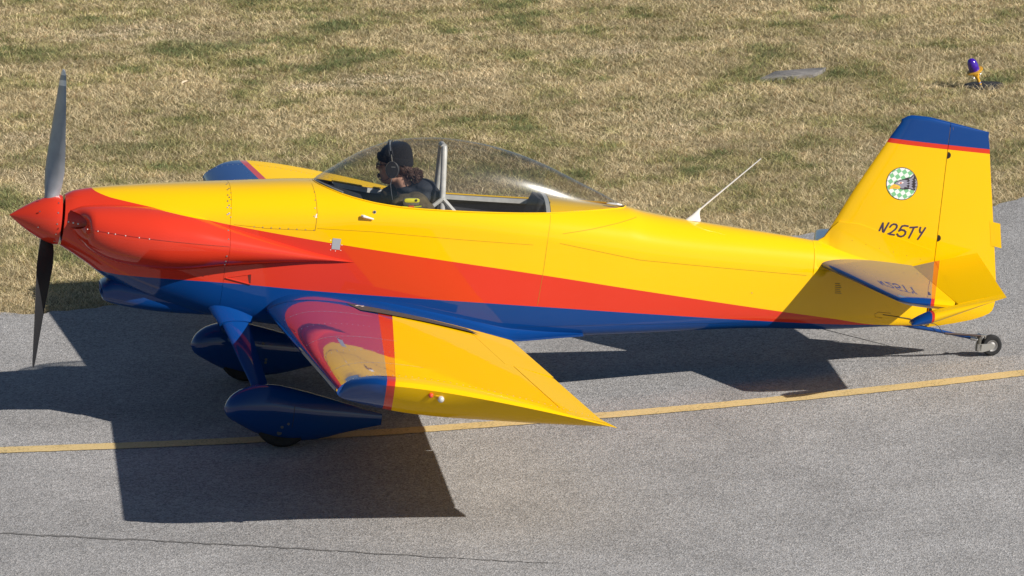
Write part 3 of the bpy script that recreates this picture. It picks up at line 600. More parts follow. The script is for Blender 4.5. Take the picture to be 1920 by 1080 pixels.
    for s in np.linspace(0.03, 0.97, 40):
        q = wpt(YT - 0.012, s, True); g.disc((q[0], sgn * q[1], q[2] + 0.0004), (0, 0, 1), 0.0028, 0.0016, 6)
    for yy in (0.95, 1.42, 1.9, 2.4, 2.85):
        for s in np.linspace(0.015, 0.30, 14): q = wpt(yy, s, True); g.disc((q[0], sgn * q[1], q[2] + 0.0003), (0, 0, 1), 0.002, 0.0012, 6)
    stuff(g.build('fasteners', SEAMB, wing))
    for i, yy in enumerate((0.95, 1.9, 2.85)):
        g = G(); g.grid([[(lambda q: (q[0], sgn * (q[1] + e), q[2] + 0.0008))(wpt(yy, s, True)) for s in np.linspace(0.002, 0.36, 18)] for e in (-0.0013, 0.0013)]); g.build('skin_seam', SEAMB, wing)
    g = G(); q = wpt(3.0, 0.80, False); g.box((q[0], sgn * q[1], q[2] - 0.012), (0.05, 0.006, 0.014)); g.build('aileron_bracket', PB, wing)
    # root fairing
    ZI = tab((1.56, -0.400), (1.60, -0.33), (1.66, -0.285), (1.78, -0.255), (1.95, -0.242), (2.2, -0.243), (2.45, -0.262), (2.85, -0.308), (3.05, -0.330), (3.3, -0.338), (3.52, -0.334))
    YO = tab((1.56, 0.37), (1.62, 0.44), (1.72, 0.49), (1.85, 0.51), (2.2, 0.51), (2.6, 0.49), (3.04, 0.462), (3.10, 0.45), (3.3, 0.375), (3.52, 0.293))
    g = G(); R = []
    for x in list(np.linspace(1.567, 1.75, 14)) + list(np.linspace(1.78, 3.03, 26)) + list(np.linspace(3.06, 3.52, 12)):
        s = min((x - WX) / WC, 1.0); yo = YO(x); zo = wpt(yo, max(s, 0.0), True)[2] + 0.003 if x <= 3.04 else (wpt(0.462, 1.0, True)[2] + 0.003 + (-0.342 - wpt(0.462, 1.0, True)[2]) * (x - 3.04) / 0.48)
        zi = ZI(x); zi = max(zi, zo + 0.004) if x < 3.04 else zi; yi = -ysurf(x, zi) - 0.004
        row = [(x, sgn * (yi + (yo - yi) * (1 - math.cos(t * math.pi / 2)) ), zi + (zo - zi) * math.sin(t * math.pi / 2) ** 0.9) for t in np.linspace(0, 1, 10)]
        zb_ = (wpt(yo, min(max(s, 0), 1), False)[2] if x <= 3.04 else zo - 0.012)
        row += [(x, sgn * (yo - 0.004), min(zo - 0.004, zb_)), (x, sgn * (yi - 0.05), min(zo - 0.006, zb_ - 0.006))]; R.append(row)
    g.grid(R); part(g.build('wing_root_fairing', PB, smooth=35))
# ---- vertical fin, rudder
LEF = tab((0.10, 4.86), (0.374, 5.010), (0.681, 5.154), (0.991, 5.314), (1.13, 5.386), (1.20, 5.424))
def hinge(z): return 5.7145 - 0.022 * (z - 0.2)
TER = tab((-0.149, 5.70), (-0.129, 5.80), (-0.042, 6.081), (-0.003, 6.134), (0.06, 6.146), (0.134, 6.141), (0.227, 6.124), (0.60, 6.050), (0.93, 5.982), (1.115, 5.948))
def topz(x): return 1.168 - 0.030 * min(1, max(0, (5.455 - x) / 0.065)) ** 2 - 0.145 * max(0, x - 5.56) + (-0.0)
def half_t(s, c): return c * 5 * 0.085 * (0.2969 * math.sqrt(max(s, 0)) - 0.126 * s - 0.3516 * s * s + 0.2843 * s ** 3 - 0.1015 * s ** 4)
def fin_y(x, z):                      # half thickness of fin and rudder together
    le, te = LEF(z), TER(min(max(z, -0.14), 1.115)); c_ = te - le; s = min(max((x - le) / c_, 0), 1); return half_t(s, c_) * (0.95 if z < 1.1 else 0.95)
def slab(name, zlist, xfun0, xfun1, mat, blunt=False, n=15, gap=0.0):
    g = G(); R = []
    for z in zlist:
        a, b_ = xfun0(z), xfun1(z); xsn = [a + (b_ - a) * 0.5 * (1 - math.cos(math.pi * i / (n - 1))) for i in range(n)]
        top = [(x, -fin_y(x, z), z) for x in xsn]; bot = [(x, fin_y(x, z), z) for x in xsn]; R.append(top + bot[::-1])
    # rounded cap following the sloping top edge
    last = R[-1]; zt = zlist[-1]
    for k, dz in ((0.97, 0.006), (0.86, 0.014), (0.55, 0.021), (0.0, 0.0235)): R.append([(x, y * k, zt + dz) for x, y, z in last])
    def warp(p):
        x, y, z = p
        if z > 1.02: z = 1.02 + (z - 1.02) * (topz(x) - 1.02) / (1.1495 - 1.02)
        return (x, y, z)
    R = [[warp(p) for p in r] for r in R]; g.grid(R, True, True); return part(g.build(name, mat, smooth=45))
ztop = 1.126
fin = slab('vertical_fin', list(np.linspace(0.16, 1.02, 18)) + list(np.linspace(1.05, ztop, 7)), lambda z: LEF(z), lambda z: hinge(z) - 0.0018, FINP)
rud = slab('rudder', [-0.148, -0.14, -0.125, -0.10, -0.07, -0.042, -0.02, 0.0, 0.03, 0.06, 0.1] + list(np.linspace(0.15, 1.02, 16)) + [1.06, 1.10, ztop], lambda z: hinge(z) + 0.0018, lambda z: TER(min(z, 1.115)), FINP)
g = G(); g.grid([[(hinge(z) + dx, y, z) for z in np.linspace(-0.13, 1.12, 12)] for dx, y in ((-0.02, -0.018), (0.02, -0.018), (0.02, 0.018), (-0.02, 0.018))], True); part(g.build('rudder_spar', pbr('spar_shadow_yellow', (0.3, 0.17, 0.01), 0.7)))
for z in (0.945, 0.425, -0.03):      # hinge cut-outs
    g = G(); pts = [(hinge(z) + 0.002, z - 0.021)] + [(hinge(z) + 0.003 + 0.021 * math.cos(a), z + 0.021 * math.sin(a)) for a in np.linspace(-1.5, 1.5, 9)] + [(hinge(z) + 0.003, z + 0.021)]
    g.add([(x, -fin_y(x, zz) - 0.0015, zz) for x, zz in pts], [tuple(range(len(pts)))]); g.build('hinge_cutout', HOLE, rud)
g = G(); g.box((6.085, 0, 0.478), (0.034, 0.004, 0.076), np.array([[1, 0, 0.0], [0, 1, 0], [-0.13, 0, 1]]))
g.v = [(x - (z - 0.478) * 0.2, y, z) for x, y, z in g.v]; g.build('trim_tab', PY, rud)
# empennage fairing: blends deck into fin
g = G(); R = []
for x in np.linspace(4.93, 5.69, 22):
    zd = ZT(x); hwf = fin_y(x, 0.40) if x > 5.03 else 0.0; zf = 0.36 + 0.10 * min(1, max(0, (x - 4.93) / 0.14)) if x < 5.2 else 0.46 - 0.12 * (x - 5.2) / 0.49
    zf = zd + 0.006 + (zf - zd) * min(1, max(0, (x - 4.93) / 0.13)); hwf = max(hwf, 0.002) + 0.003; zb_ = 0.12; ys = -ysurf(x, 0.17) + 0.004
    half = [(ys * 1.0, zb_), (ys, 0.17)] + [(hwf + (ys - hwf) * (1 - math.sin(t * math.pi / 2)) ** 1.0 * 1.0, 0.17 + (zf - 0.17) * (1 - math.cos(t * math.pi / 2)) ** (0.85)) for t in np.linspace(0.06, 1, 14)]
    if x < 5.05:
        k = (x - 4.93) / 0.12; kk = k * k * (3 - 2 * k); base = [(-ysurf(x, z_) + 0.003, z_) for z_ in [0.12, 0.17] + list(0.17 + (zd - 0.17 - 0.0005) * np.sin(np.linspace(0.06, 1, 14) * math.pi / 2))]
        half = [(a[0] * kk + b_[0] * (1 - kk), a[1] * kk + b_[1] * (1 - kk)) for a, b_ in zip(half, base)]
    R.append([(x, -y, z) for y, z in half] + [(x, y, z) for y, z in half[::-1]])
g.grid(R); emp = part(g.build('empennage_fairing', PY))
g = G()
from mathutils.bvhtree import BVHTree
bv = BVHTree.FromPolygons([v.co for v in emp.data.vertices], [tuple(p.vertices) for p in emp.data.polygons])
for i, x in enumerate(np.linspace(5.17, 5.62, 6)):
    h = bv.ray_cast(Vector((x, -1, 0.36 - 0.075 * i / 5)), Vector((0, 1, 0)))
    if h[0] is not None: g.disc(tuple(h[0]), (0, -1, 0.4), 0.0026, 0.0016, 8)
stuff(g.build('fasteners', SEAM, emp))
# ---- emblem and registration on the fin
def finpt(u, v, out=0.002):
    x, z = side(u, v, -0.035)
    for _ in range(3): x, z = side(u, v, -fin_y(x, z))
    return (x, -fin_y(x, z) - out, z)
def zoompx(a, b): return 1640 + a / 6.35, 290 + b / 6.353
def decal(name, polys, mat, parent, out, zoom=True):
    g = G()
    for k_, P in enumerate(polys): g.add([finpt(*zoompx(*q), out + 0.00004 * k_) for q in P], [tuple(range(len(P)))])
    me_ = g.build(name, mat, parent, smooth=0); bm = bmesh.new(); bm.from_mesh(me_.data); bmesh.ops.triangulate(bm, faces=bm.faces); bm.to_mesh(me_.data); bm.free(); return me_
def checker_mat():
    m, nt, b = new_mat('green_white_checks'); tc = nt.nodes.new('ShaderNodeTexCoord'); x, y, z = XYZ(nt, tc); a = math.radians(40); S_ = 1 / 0.026
    u = M(nt, 'ADD', M(nt, 'MULTIPLY', x, math.cos(a) * S_), M(nt, 'MULTIPLY', z, math.sin(a) * S_)); v = M(nt, 'ADD', M(nt, 'MULTIPLY', x, -math.sin(a) * S_), M(nt, 'MULTIPLY', z, math.cos(a) * S_))
    p = M(nt, 'MODULO', M(nt, 'ABSOLUTE', M(nt, 'ADD', M(nt, 'FLOOR', u), M(nt, 'FLOOR', v))), 2.0)
    nt.links.new(MIX(nt, p, (0.80, 0.82, 0.78), (0.20, 0.50, 0.24)), b.inputs['Base Color']); b.inputs['Roughness'].default_value = 0.35; b.inputs['Coat Weight'].default_value = 0.6; return m
def circ(r, n=40): return [(300 + r * 0.985 * math.cos(a), 328 + r * 1.03 * math.sin(a)) for a in np.linspace(0, 2 * math.pi, n, endpoint=False)]
em = decal('emblem', [circ(190)], pbr('emblem_border', (0.10, 0.03, 0.04), 0.4, coat=0.5), fin, 0.0012)
decal('emblem_field', [circ(182)], checker_mat(), em, 0.0020)
EG = pbr('emblem_grey', (0.28, 0.27, 0.33), 0.4, coat=0.5); EK = pbr('emblem_black', (0.03, 0.022, 0.028), 0.4, coat=0.5); EY = pbr('emblem_beak', (0.80, 0.52, 0.05), 0.4, coat=0.5)
EW = pbr('emblem_eye_white', (0.8, 0.72, 0.7), 0.4); ER = pbr('emblem_eye_red', (0.62, 0.16, 0.10), 0.4)
decal('eagle_head', [[(205, 330), (225, 305), (270, 285), (330, 270), (352, 258), (400, 252), (425, 228), (441, 210), (468, 262), (478, 320), (472, 372), (456, 412), (428, 405), (395, 392), (330, 398), (280, 392), (262, 360)]], EK, em, 0.0027)
decal('eagle_plumage', [[(214, 330), (232, 310), (280, 292), (330, 282), (372, 288), (352, 300), (385, 312), (358, 325), (384, 340), (352, 350), (372, 372), (330, 366), (326, 384), (290, 384), (268, 352)],
                        [(380, 270), (408, 262), (430, 240), (442, 222), (440, 262), (420, 275), (436, 290), (412, 305), (432, 318), (410, 332), (430, 348), (412, 358), (428, 376), (440, 396), (400, 384), (378, 380), (392, 352), (378, 340), (396, 320), (378, 308), (395, 292)],
                        [(455, 250), (474, 300), (474, 350), (458, 398), (448, 380), (466, 360), (452, 345), (468, 328), (452, 312), (466, 296), (450, 278), (462, 268)]], EG, em, 0.0033)
decal('eagle_beak', [[(150, 398), (158, 372), (180, 345), (205, 332), (240, 340), (272, 352), (284, 370), (276, 388), (240, 392), (200, 386), (170, 388)]], EY, em, 0.0033)
decal('beak_line', [[(186, 372), (215, 366), (256, 366), (254, 373), (215, 373)], [(192, 352), (216, 346), (218, 350), (196, 358)]], ER, em, 0.0038)
decal('eagle_eye', [[(250, 325), (275, 308), (305, 304), (325, 312), (305, 326), (275, 332)]], EW, em, 0.0039)
decal('eagle_pupil', [[(272, 320), (282, 309), (296, 310), (300, 320), (290, 328), (278, 328)]], ER, em, 0.0044)
def stroke(P, w=12):
    g2 = []
    for (a, b), (c2, d2) in zip(P[:-1], P[1:]):
        L_ = math.hypot(c2 - a, d2 - b); nx, ny = -(d2 - b) / L_ * w, (c2 - a) / L_ * w; ex, ey_ = (c2 - a) / L_ * w * 0.6, (d2 - b) / L_ * w * 0.6
        g2.append([(a - ex + nx * .8, b - ey_ + ny * .8), (a - ex - nx * .8, b - ey_ - ny * .8), (c2 + ex - nx * .8, d2 + ey_ - ny * .8), (c2 + ex + nx * .8, d2 + ey_ + ny * .8)])
    for a, b in P: g2.append([(a + w * 0.8 * math.cos(t), b + w * 0.8 * math.sin(t)) for t in np.linspace(0, 6.283, 10, endpoint=False)])
    return g2
REG = pbr('registration_ink2', (0.045, 0.022, 0.055), 0.45, coat=0.6)
for i, nm in enumerate(('N', '2', '5', 'T', 'Y')):
    ST = {'N': [[(22, 915), (52, 850), (78, 797)], [(78, 797), (76, 865), (76, 922)], [(76, 922), (110, 858), (146, 795)]],
          '2': [[(162, 842), (180, 820), (205, 808), (232, 812), (244, 828), (240, 850), (222, 872), (180, 905), (122, 934)], [(122, 934), (165, 930), (210, 936)]],
          '5': [[(374, 832), (335, 826), (305, 832)], [(305, 832), (285, 862), (270, 888)], [(270, 888), (300, 876), (330, 882), (346, 900), (342, 925), (322, 946), (292, 956), (262, 948), (247, 926)]],
          'T': [[(402, 848), (445, 846), (485, 842)], [(446, 848), (420, 905), (386, 970)]],
          'Y': [[(522, 848), (514, 880), (518, 904), (540, 908)], [(580, 853), (545, 908), (516, 952), (492, 986)]]}[nm]
    decal('registration_letter', [q for s_ in ST for q in stroke(s_)], REG, fin, 0.0018 + 0.0001 * i)
# ---- tailplane
EZ = 0.205; ELD = math.radians(22)
def ht(s, c): return c * 5 * 0.09 * (0.2969 * math.sqrt(max(s, 0)) - 0.126 * s - 0.3516 * s * s + 0.2843 * s ** 3 - 0.1015 * s ** 4)
def xle(y): return 4.955 + (5.235 - 4.955) * (y - 0.05) / 1.10 + 0.10 * max(0, (y - 1.10) / 0.06) ** 2
def xhg(y): return 5.575 - 0.0 * y
def xte(y): return 6.005 - 0.115 * y
for sgn in (-1, 1):
    g = G(); R = []
    for y in list(np.linspace(0.04, 1.08, 10)) + [1.11, 1.135, 1.15]:
        a, b_ = xle(y), xhg(y) - 0.006; c_ = xte(y) - a; k = 1 if y < 1.1 else max(0.25, 1 - ((y - 1.1) / 0.055) ** 2) ; X = [a + (b_ - a) * 0.5 * (1 - math.cos(math.pi * i / 16)) for i in range(17)]
        R.append([(x, sgn * y, EZ + k * ht((x - a) / c_, c_)) for x in X] + [(x, sgn * y, EZ - k * ht((x - a) / c_, c_)) for x in X[::-1]])
    g.grid(R, True, False, True); hs = part(g.build('horizontal_stabilizer', TAILP))
    g = G(); g.tube([(x, sgn * 0.62, EZ + ht((x - xle(0.62)) / (xte(0.62) - xle(0.62)), xte(0.62) - xle(0.62))) for x in (5.05, 5.051)], 0.001, 4)
    def rot_e(p):
        x, y, z = p; dx, dz = x - 5.575, z - EZ; return (5.575 + dx * math.cos(ELD) - dz * math.sin(ELD), y, EZ + dx * math.sin(ELD) + dz * math.cos(ELD))
    g = G(); R = []
    for y in [0.07, 0.4, 0.8, 1.1, 1.17]:
        a, b_ = xle(min(y, 1.08)), xte(y); c_ = b_ - a; h0 = 5.583; X = [h0 + (b_ - h0) * i / 9 for i in range(10)]
        nose = [(h0 + 0.008 - 0.020 * math.cos(t), ht((h0 - a) / c_, c_) * math.sin(t)) for t in np.linspace(-1.2, 1.2, 7)]
        R.append([rot_e((x, sgn * y, EZ + ht((x - a) / c_, c_))) for x in X] + [rot_e((x, sgn * y, EZ - ht((x - a) / c_, c_))) for x in X[::-1]] + [rot_e((nx, sgn * y, EZ + nz)) for nx, nz in nose])
    g.grid(R, True, True, True); elv = part(g.build('elevator', TAILP))
    # balance horn outboard of the stabilizer tip
    g = G(); R = []
    for y, k in ((1.172, 1.0), (1.215, 0.98), (1.238, 0.82), (1.250, 0.5), (1.255, 0.15)):
        X = [5.265 + (xte(y) - 5.265) * 0.5 * (1 - math.cos(math.pi * i / 14)) for i in range(15)]; c_ = xte(y) - 5.265
        f_ = lambda s: 0.032 * min(1, math.sqrt(min(s / 0.18, 1)) * 1.0) * (1 - max(0, s - 0.25) / 0.75 * 0.92)
        R.append([rot_e((x, sgn * y, EZ + k * f_((x - 5.265) / c_))) for x in X] + [rot_e((x, sgn * y, EZ - k * f_((x - 5.265) / c_))) for x in X[::-1]])
    g.grid(R, True, True, True)
    m_, nt_, b_b = new_mat('horn_paint'); tc_ = gloss(nt_, b_b); xx = XYZ(nt_, tc_)[0]
    cc = MIX(nt_, M(nt_, 'GREATER_THAN', xx, 5.405), BLU, RED); cc = MIX(nt_, M(nt_, 'GREATER_THAN', xx, 5.42), cc, YEL); nt_.links.new(cc, b_b.inputs['Base Color'])
    g.build('balance_horn', m_, elv)
# elevator pushrod slot, placard and static port on the left side
def onside(pts, out=0.0012): return [(x, ysurf(x, z, out), z) for x, z in pts]
def seam(pts, w, mat, name='panel_seam', out=0.0009, parent=fus):
    P = [np.array(p) for p in pts]; A_, B_ = [], []
    D = []
    for a, b_ in zip(P[:-1], P[1:]):
        for t in np.linspace(0, 1, 10, endpoint=False): D.append(a + (b_ - a) * t)
    D.append(P[-1])
    for i, q in enumerate(D):
        t = D[min(i + 1, len(D) - 1)] - D[max(i - 1, 0)]; t = t / np.linalg.norm(t); nn = np.array([-t[1], t[0]]) * w; A_.append(tuple(q + nn)); B_.append(tuple(q - nn))
    g = G(); g.grid([onside(A_, out), onside(B_, out)]); return g.build(name, mat, parent, smooth=60)
for pts, w, mt in [([(585, 343), (592, 365), (596, 400), (592, 432)], 0.0016, SEAM), ([(440, 421), (500, 428), (592, 432)], 0.0010, SEAM), ([(596, 428), (700, 434), (860, 448), (1000, 458)], 0.0010, SEAM),
                   ([(1032, 401), (1028, 440), (1020, 500), (1008, 570)], 0.0010, SEAM), ([(1050, 455), (1200, 486), (1350, 500), (1510, 514)], 0.0011, SEAM), ([(1055, 437), (1110, 428), (1160, 416), (1192, 405)], 0.0012, SEAM),
                   ([(970, 612), (1150, 607), (1420, 603)], 0.0009, pbr('panel_gap_blue', (0.003, 0.03, 0.12), 0.5))]:
    try: seam([px(*q) for q in pts], w, mt)
    except Exception as ex: print('seam', ex)
g = G()
for i in range(6):
    a, b_ = px(1563, 528 + i * 3.6), px(1572 + (i % 3) * 1.5, 528.6 + i * 3.6); g.add(onside([a, b_, (b_[0], b_[1] - 0.0035), (a[0], a[1] - 0.0035)], 0.001), [(0, 1, 2, 3)])
g.build('placard_text', pbr('placard_ink', (0.09, 0.055, 0.01), 0.6), fus, smooth=0)
def rivets(name, pxs, r, mat, parent, surf=None):
    g = G()
    for u, v in pxs:
        x, z = px(u, v); y = ysurf(x, z); e = 0.004; nz = -(ysurf(x, z + e) - ysurf(x, z - e)) / (2 * e); g.disc((x, y - 0.0004, z), (0, -1, -nz), r, 0.0024, 8)
    return stuff(g.build(name, mat, parent))
rivets('fasteners', [(428, v) for v in (345, 350, 357, 366, 377, 389, 402)] + [(431, v) for v in (355, 370, 385, 400)], 0.0050, STEEL, cowl)
rivets('fasteners', [(434, v) for v in (362, 374, 390, 407)] + [(590 + 2 * math.sin(i), 360 + i * 15) for i in range(4)] + [(478 + i * 16, 425 + i * 0.9) for i in range(8)] + [(1408, 547)], 0.0034, STEEL, fus)
g = G(); a = px(625, 446); b_ = px(638, 468); g.add(onside([(a[0], a[1]), (b_[0], a[1]), (b_[0], b_[1]), (a[0], b_[1])], 0.0016), [(0, 1, 2, 3)]); g.build('vent_plate', pbr('vent_plate_grey', (0.40, 0.42, 0.45), 0.45, 0.3), fus, smooth=0)
rivets('vent_plate_rivets', [(621, 450), (621, 458), (621, 468), (630, 470), (640, 469), (642, 459)], 0.0028, WHITE, fus)
a = px(692, 407); g = G(); g.tube([(a[0] - 0.045, ysurf(a[0] - 0.045, a[1] + 0.006) - 0.012, a[1] + 0.007), (a[0] - 0.035, ysurf(a[0], a[1]) - 0.018, a[1] + 0.006), (a[0] + 0.03, ysurf(a[0], a[1]) - 0.014, a[1] - 0.006)], [0.006, 0.009, 0.004], 8)
g.tube([(a[0] - 0.035, ysurf(a[0], a[1]) + 0.01, a[1] + 0.006), (a[0] - 0.035, ysurf(a[0], a[1]) - 0.018, a[1] + 0.006)], 0.006, 8); g.build('canopy_latch_handle', WHITE, fus)
a = px(703, 397); g = G(); g.disc((a[0], ysurf(*a) - 0.001, a[1]), (0, -1, 0.2), 0.010, 0.006, 12); lk = g.build('key_lock', STEEL, fus); g = G(); g.disc((a[0], ysurf(*a) - 0.0045, a[1]), (0, -1, 0.2), 0.006, 0.003, 10); g.build('key_slot', DARK, lk)
a = px(594, 405); g = G(); g.add(onside([(a[0] - 0.006, a[1] - 0.012), (a[0] + 0.007, a[1] - 0.006), (a[0] + 0.006, a[1] + 0.014), (a[0] - 0.002, a[1] + 0.012)], 0.001), [(0, 1, 2, 3)]); g.build('bare_paint_chip', WHITE, fus, smooth=0)
# flush cooling inlet low on the side behind the firewall
a, b_, c_ = px(424, 521), px(472, 514), px(471, 533)
g = G(); g.add(onside([a, (b_[0], b_[1]), c_], 0.001), [(0, 1, 2)]); si = g.build('side_vent', PR, fus, smooth=0)
g = G(); g.add(onside([(b_[0] - 0.02, b_[1] - 0.004), b_, c_, (c_[0] - 0.010, c_[1] + 0.006)], 0.0018), [(0, 1, 2, 3)]); g.build('vent_mouth_shade', pbr('vent_shade_red', (0.10, 0.008, 0.006), 0.8), si, smooth=0)  # shade of the recessed mouth, painted as a flat dark red patch
g = G(); P_ = [(a[0] + (c_[0] - a[0]) * t, a[1] + (c_[1] - a[1]) * t) for t in np.linspace(0, 1, 8)]; g.tube(onside(P_, 0.004), 0.004, 6); g.build('vent_lip', PR, si)
g = G(); P_ = [(a[0] + (b_[0] - a[0]) * t, a[1] + (b_[1] - a[1]) * t) for t in np.linspace(0, 1, 8)]; g.tube(onside(P_, 0.002), 0.002, 6); g.build('vent_lip', PR, si)
def cheek_y(x, z):
    zu, zl_ = CU(x), CL(x); c0_, hz = (zu + zl_) / 2, (zu - zl_) / 2; yc = max(HW(x) - 0.11, 0.15); k = abs((z - c0_) / hz) ** (1 / 0.90); ca = math.sqrt(max(0, 1 - k * k)); return yc + (CY(x) - yc) * ca ** 0.78
# cheek seam and its rivets
g = G()
for x in (0.44, 0.50, 0.56, 0.60, 0.66, 0.74, 0.80):
    z = 0.022 - 0.008 * (x - 0.4); zu, zl_ = CU(x), CL(x); c0_, hz = (zu + zl_) / 2, (zu - zl_) / 2; yc = max(HW(x) - 0.11, 0.15); k = (z - c0_) / hz; y = cheek_y(x, z); g.disc((x, -y - 0.0003, z), (-0.2, -1, 0), 0.0034, 0.002, 8)
stuff(part(g.build('fasteners', WHITE)))
g = G(); rr = [[], []]
for x in np.linspace(0.43, FW - 0.002, 24):
    z = 0.024 - 0.012 * (x - 0.4)
    for e, L_ in ((0.0011, rr[0]), (-0.0011, rr[1])): L_.append((x, -cheek_y(x, z + e) - 0.0012, z + e))
g.grid(rr); part(g.build('panel_seam', SEAMR))
g = G()
for z in (0.098, 0.055, -0.045, -0.08, -0.105): g.disc((FW - 0.012, -cheek_y(FW - 0.012, z) - 0.0004, z), (0, -1, z), 0.005, 0.0024, 8)
for u in (127, 135, 143): g.disc((0.338 + 0.027 * (u - 127) / 8, -0.185 - 0.0195 * (u - 127) / 8 - 0.012, 0.028), (-0.5, -1, 0.1), 0.005, 0.003, 8)
stuff(part(g.build('fasteners', STEEL)))
# ---- antenna
g = G(); R = []
for x0, x1, z, w in ((4.118, 4.216, 0.378, 0.020), (4.132, 4.212, 0.392, 0.015), (4.156, 4.205, 0.412, 0.010), (4.178, 4.202, 0.436, 0.0065), (4.196, 4.210, 0.458, 0.005)):
    R.append([((x0 + x1) / 2 + (x1 - x0) / 2 * math.cos(a), w * math.sin(a), z) for a in np.linspace(0, 2 * math.pi, 16, endpoint=False)])
g.grid(R, True, False, True); an = part(g.build('antenna', WHITE)); g = G(); g.tube([(4.200, 0, 0.450), (4.30, 0, 0.555), (4.42, 0, 0.680), (4.538, 0, 0.803)], [0.0055, 0.005, 0.004, 0.003], 8); g.build('whip', WHITE, an)
# ---- main gear
def sect(c, ch, tk_, axis_x=np.array([1, 0, 0]), axis_n=np.array([0, 1.0, 0]), n=18):
    P = []
    for i in range(n):
        a = 2 * math.pi * i / n; s = 0.5 * (1 - math.cos(a)) ; t = tk_ * (1.5 * math.sqrt(max(s, 0)) * (1 - s) ** 0.9) * (1 if a < math.pi else -1); P.append(np.array(c) + axis_x * ch * (s - 0.4) + axis_n * t)
    return P
for sgn in (-1, 1):
    T0, T1 = np.array([1.33, 0.21, -0.385]), np.array([1.515, 0.865, -0.762]); dv = (T1 - T0) / np.linalg.norm(T1 - T0); ax = np.array([1, 0, 0]) - dv * dv[0]; ax /= np.linalg.norm(ax); nrm = np.cross(dv, ax)
    def S(p, ch, tk_): return [(q[0], sgn * q[1], q[2]) for q in sect(p, ch, tk_, ax, nrm)]
    g = G(); g.grid([S(T0 + (T1 - T0) * t, 0.185 * (1 - t) + 0.095 * t, 0.036 * (1 - t) + 0.024 * t) for t in np.linspace(0, 1.04, 8)], True, True, True); leg = part(g.build('gear_leg_fairing', PB))
    g = G(); g.grid([S(T0 + (T1 - T0) * t + np.array([0.0, 0, 0.01 * (1 - t / 0.22)]), 0.30 - 0.09 * min(1, t / 0.2), 0.085 - 0.042 * min(1, t / 0.2) ** 0.7) for t in np.linspace(-0.06, 0.215, 9)], True, True, True); g.build('leg_cuff', PB, leg)
    g = G(); g.disc(S(T0 + (T1 - T0) * 0.2, 0.2, 0.05)[5], (0, -1, 0.3), 0.006, 0.02, 8); stuff(g.build('fasteners', STEEL, leg))
    # wheel pant
    PT = tab((0, 0), (0.015, 0.045), (0.05, 0.083), (0.11, 0.116), (0.20, 0.143), (0.30, 0.152), (0.42, 0.143), (0.56, 0.118), (0.70, 0.087), (0.82, 0.060), (0.92, 0.038), (0.95, 0.032)); PZ = tab((0, -0.880), (0.1, -0.866), (0.25, -0.864), (0.45, -0.872), (0.7, -0.868), (0.95, -0.862))
    PBt = tab((0, 0), (0.015, 0.04), (0.05, 0.075), (0.11, 0.108), (0.20, 0.146), (0.30, 0.165), (0.42, 0.166), (0.56, 0.148), (0.70, 0.105), (0.82, 0.068), (0.92, 0.042), (0.95, 0.034)); PW = tab((0, 0), (0.015, 0.034), (0.05, 0.062), (0.13, 0.088), (0.25, 0.100), (0.42, 0.098), (0.6, 0.075), (0.8, 0.035), (0.95, 0.008))
    X0, Y0 = 1.300, 0.905; g = G(); R = []
    for t in [0, 0.004, 0.015, 0.03, 0.05, 0.08, 0.11, 0.15, 0.2, 0.25, 0.3, 0.36, 0.42, 0.49, 0.56, 0.63, 0.7, 0.76, 0.82, 0.88, 0.92, 0.945]:
        rr_ = []
        for i in range(28):
            a = 2 * math.pi * i / 28; ca, sa = math.cos(a), math.sin(a); hz = PT(t) if sa > 0 else PBt(t); rr_.append((X0 + t, sgn * (Y0 + PW(t) * math.copysign(abs(ca) ** 0.8, ca)), PZ(t) + 0.016 + hz * math.copysign(abs(sa) ** 0.9, sa)))
        R.append(rr_)
    g.grid(R, True, False, True); pant = part(g.build('wheel_pant', PB))
    def pant_y(t, z): zc = PZ(t) + 0.016; k = min(abs(z - zc) / (PT(t) if z > zc else PBt(t)), 1); return Y0 + PW(t) * math.sqrt(max(0, 1 - k * k)) ** 0.8
    g = G(); rows = [[], []]
    for z in np.linspace(-1.005, -0.72, 14):
        for e, L_ in ((-0.0015, rows[0]), (0.0015, rows[1])): L_.append((X0 + 0.405 + e, sgn * (pant_y(0.405, z) + 0.001), z))
    g.grid(rows); g.build('pant_seam', DARK, pant)
    g = G(); 
    for t, z, r_ in ((0.38, -0.905, 0.008), (0.345, -0.928, 0.009)): g.disc((X0 + t, sgn * (pant_y(t, z) + 0.001), z), (0, sgn, 0), r_, 0.004, 12)
    g.disc((X0 + 0.335, sgn * (pant_y(0.335, -0.968) + 0.001), -0.968), (0, sgn, -0.3), 0.015, 0.004, 14)
    if sgn > 0:
        for t, z in ((0.36, -0.80), (0.44, -0.80), (0.40, -0.86), (0.47, -0.90), (0.47, -0.92)): g.disc((X0 + t, pant_y(t, z) * 1.0 - 2 * (pant_y(t, z) - Y0) - 0.001, z), (0, -1, 0), 0.009, 0.004, 10)
    stuff(g.build('pant_screws', pbr('screw_grey', (0.10, 0.10, 0.10), 0.6), pant))
    # wheel: tyre and rim
    wc = np.array([1.653, sgn * Y0, -0.893]); g = G(); g.lathe([(0.085, -0.05), (0.12, -0.062), (0.150, -0.062), (0.164, -0.05), (0.170, -0.025), (0.171, 0), (0.170, 0.025), (0.164, 0.05), (0.150, 0.062), (0.12, 0.062), (0.085, 0.05)], wc, (0, 1, 0), 32); wh = part(g.build('wheel', TYRE))
    g = G(); g.lathe([(0.0, -0.03), (0.05, -0.035), (0.07, -0.045), (0.086, -0.052), (0.086, 0.052), (0.07, 0.045), (0.05, 0.035), (0, 0.03)], wc, (0, 1, 0), 24); g.build('rim', RIM, wh)
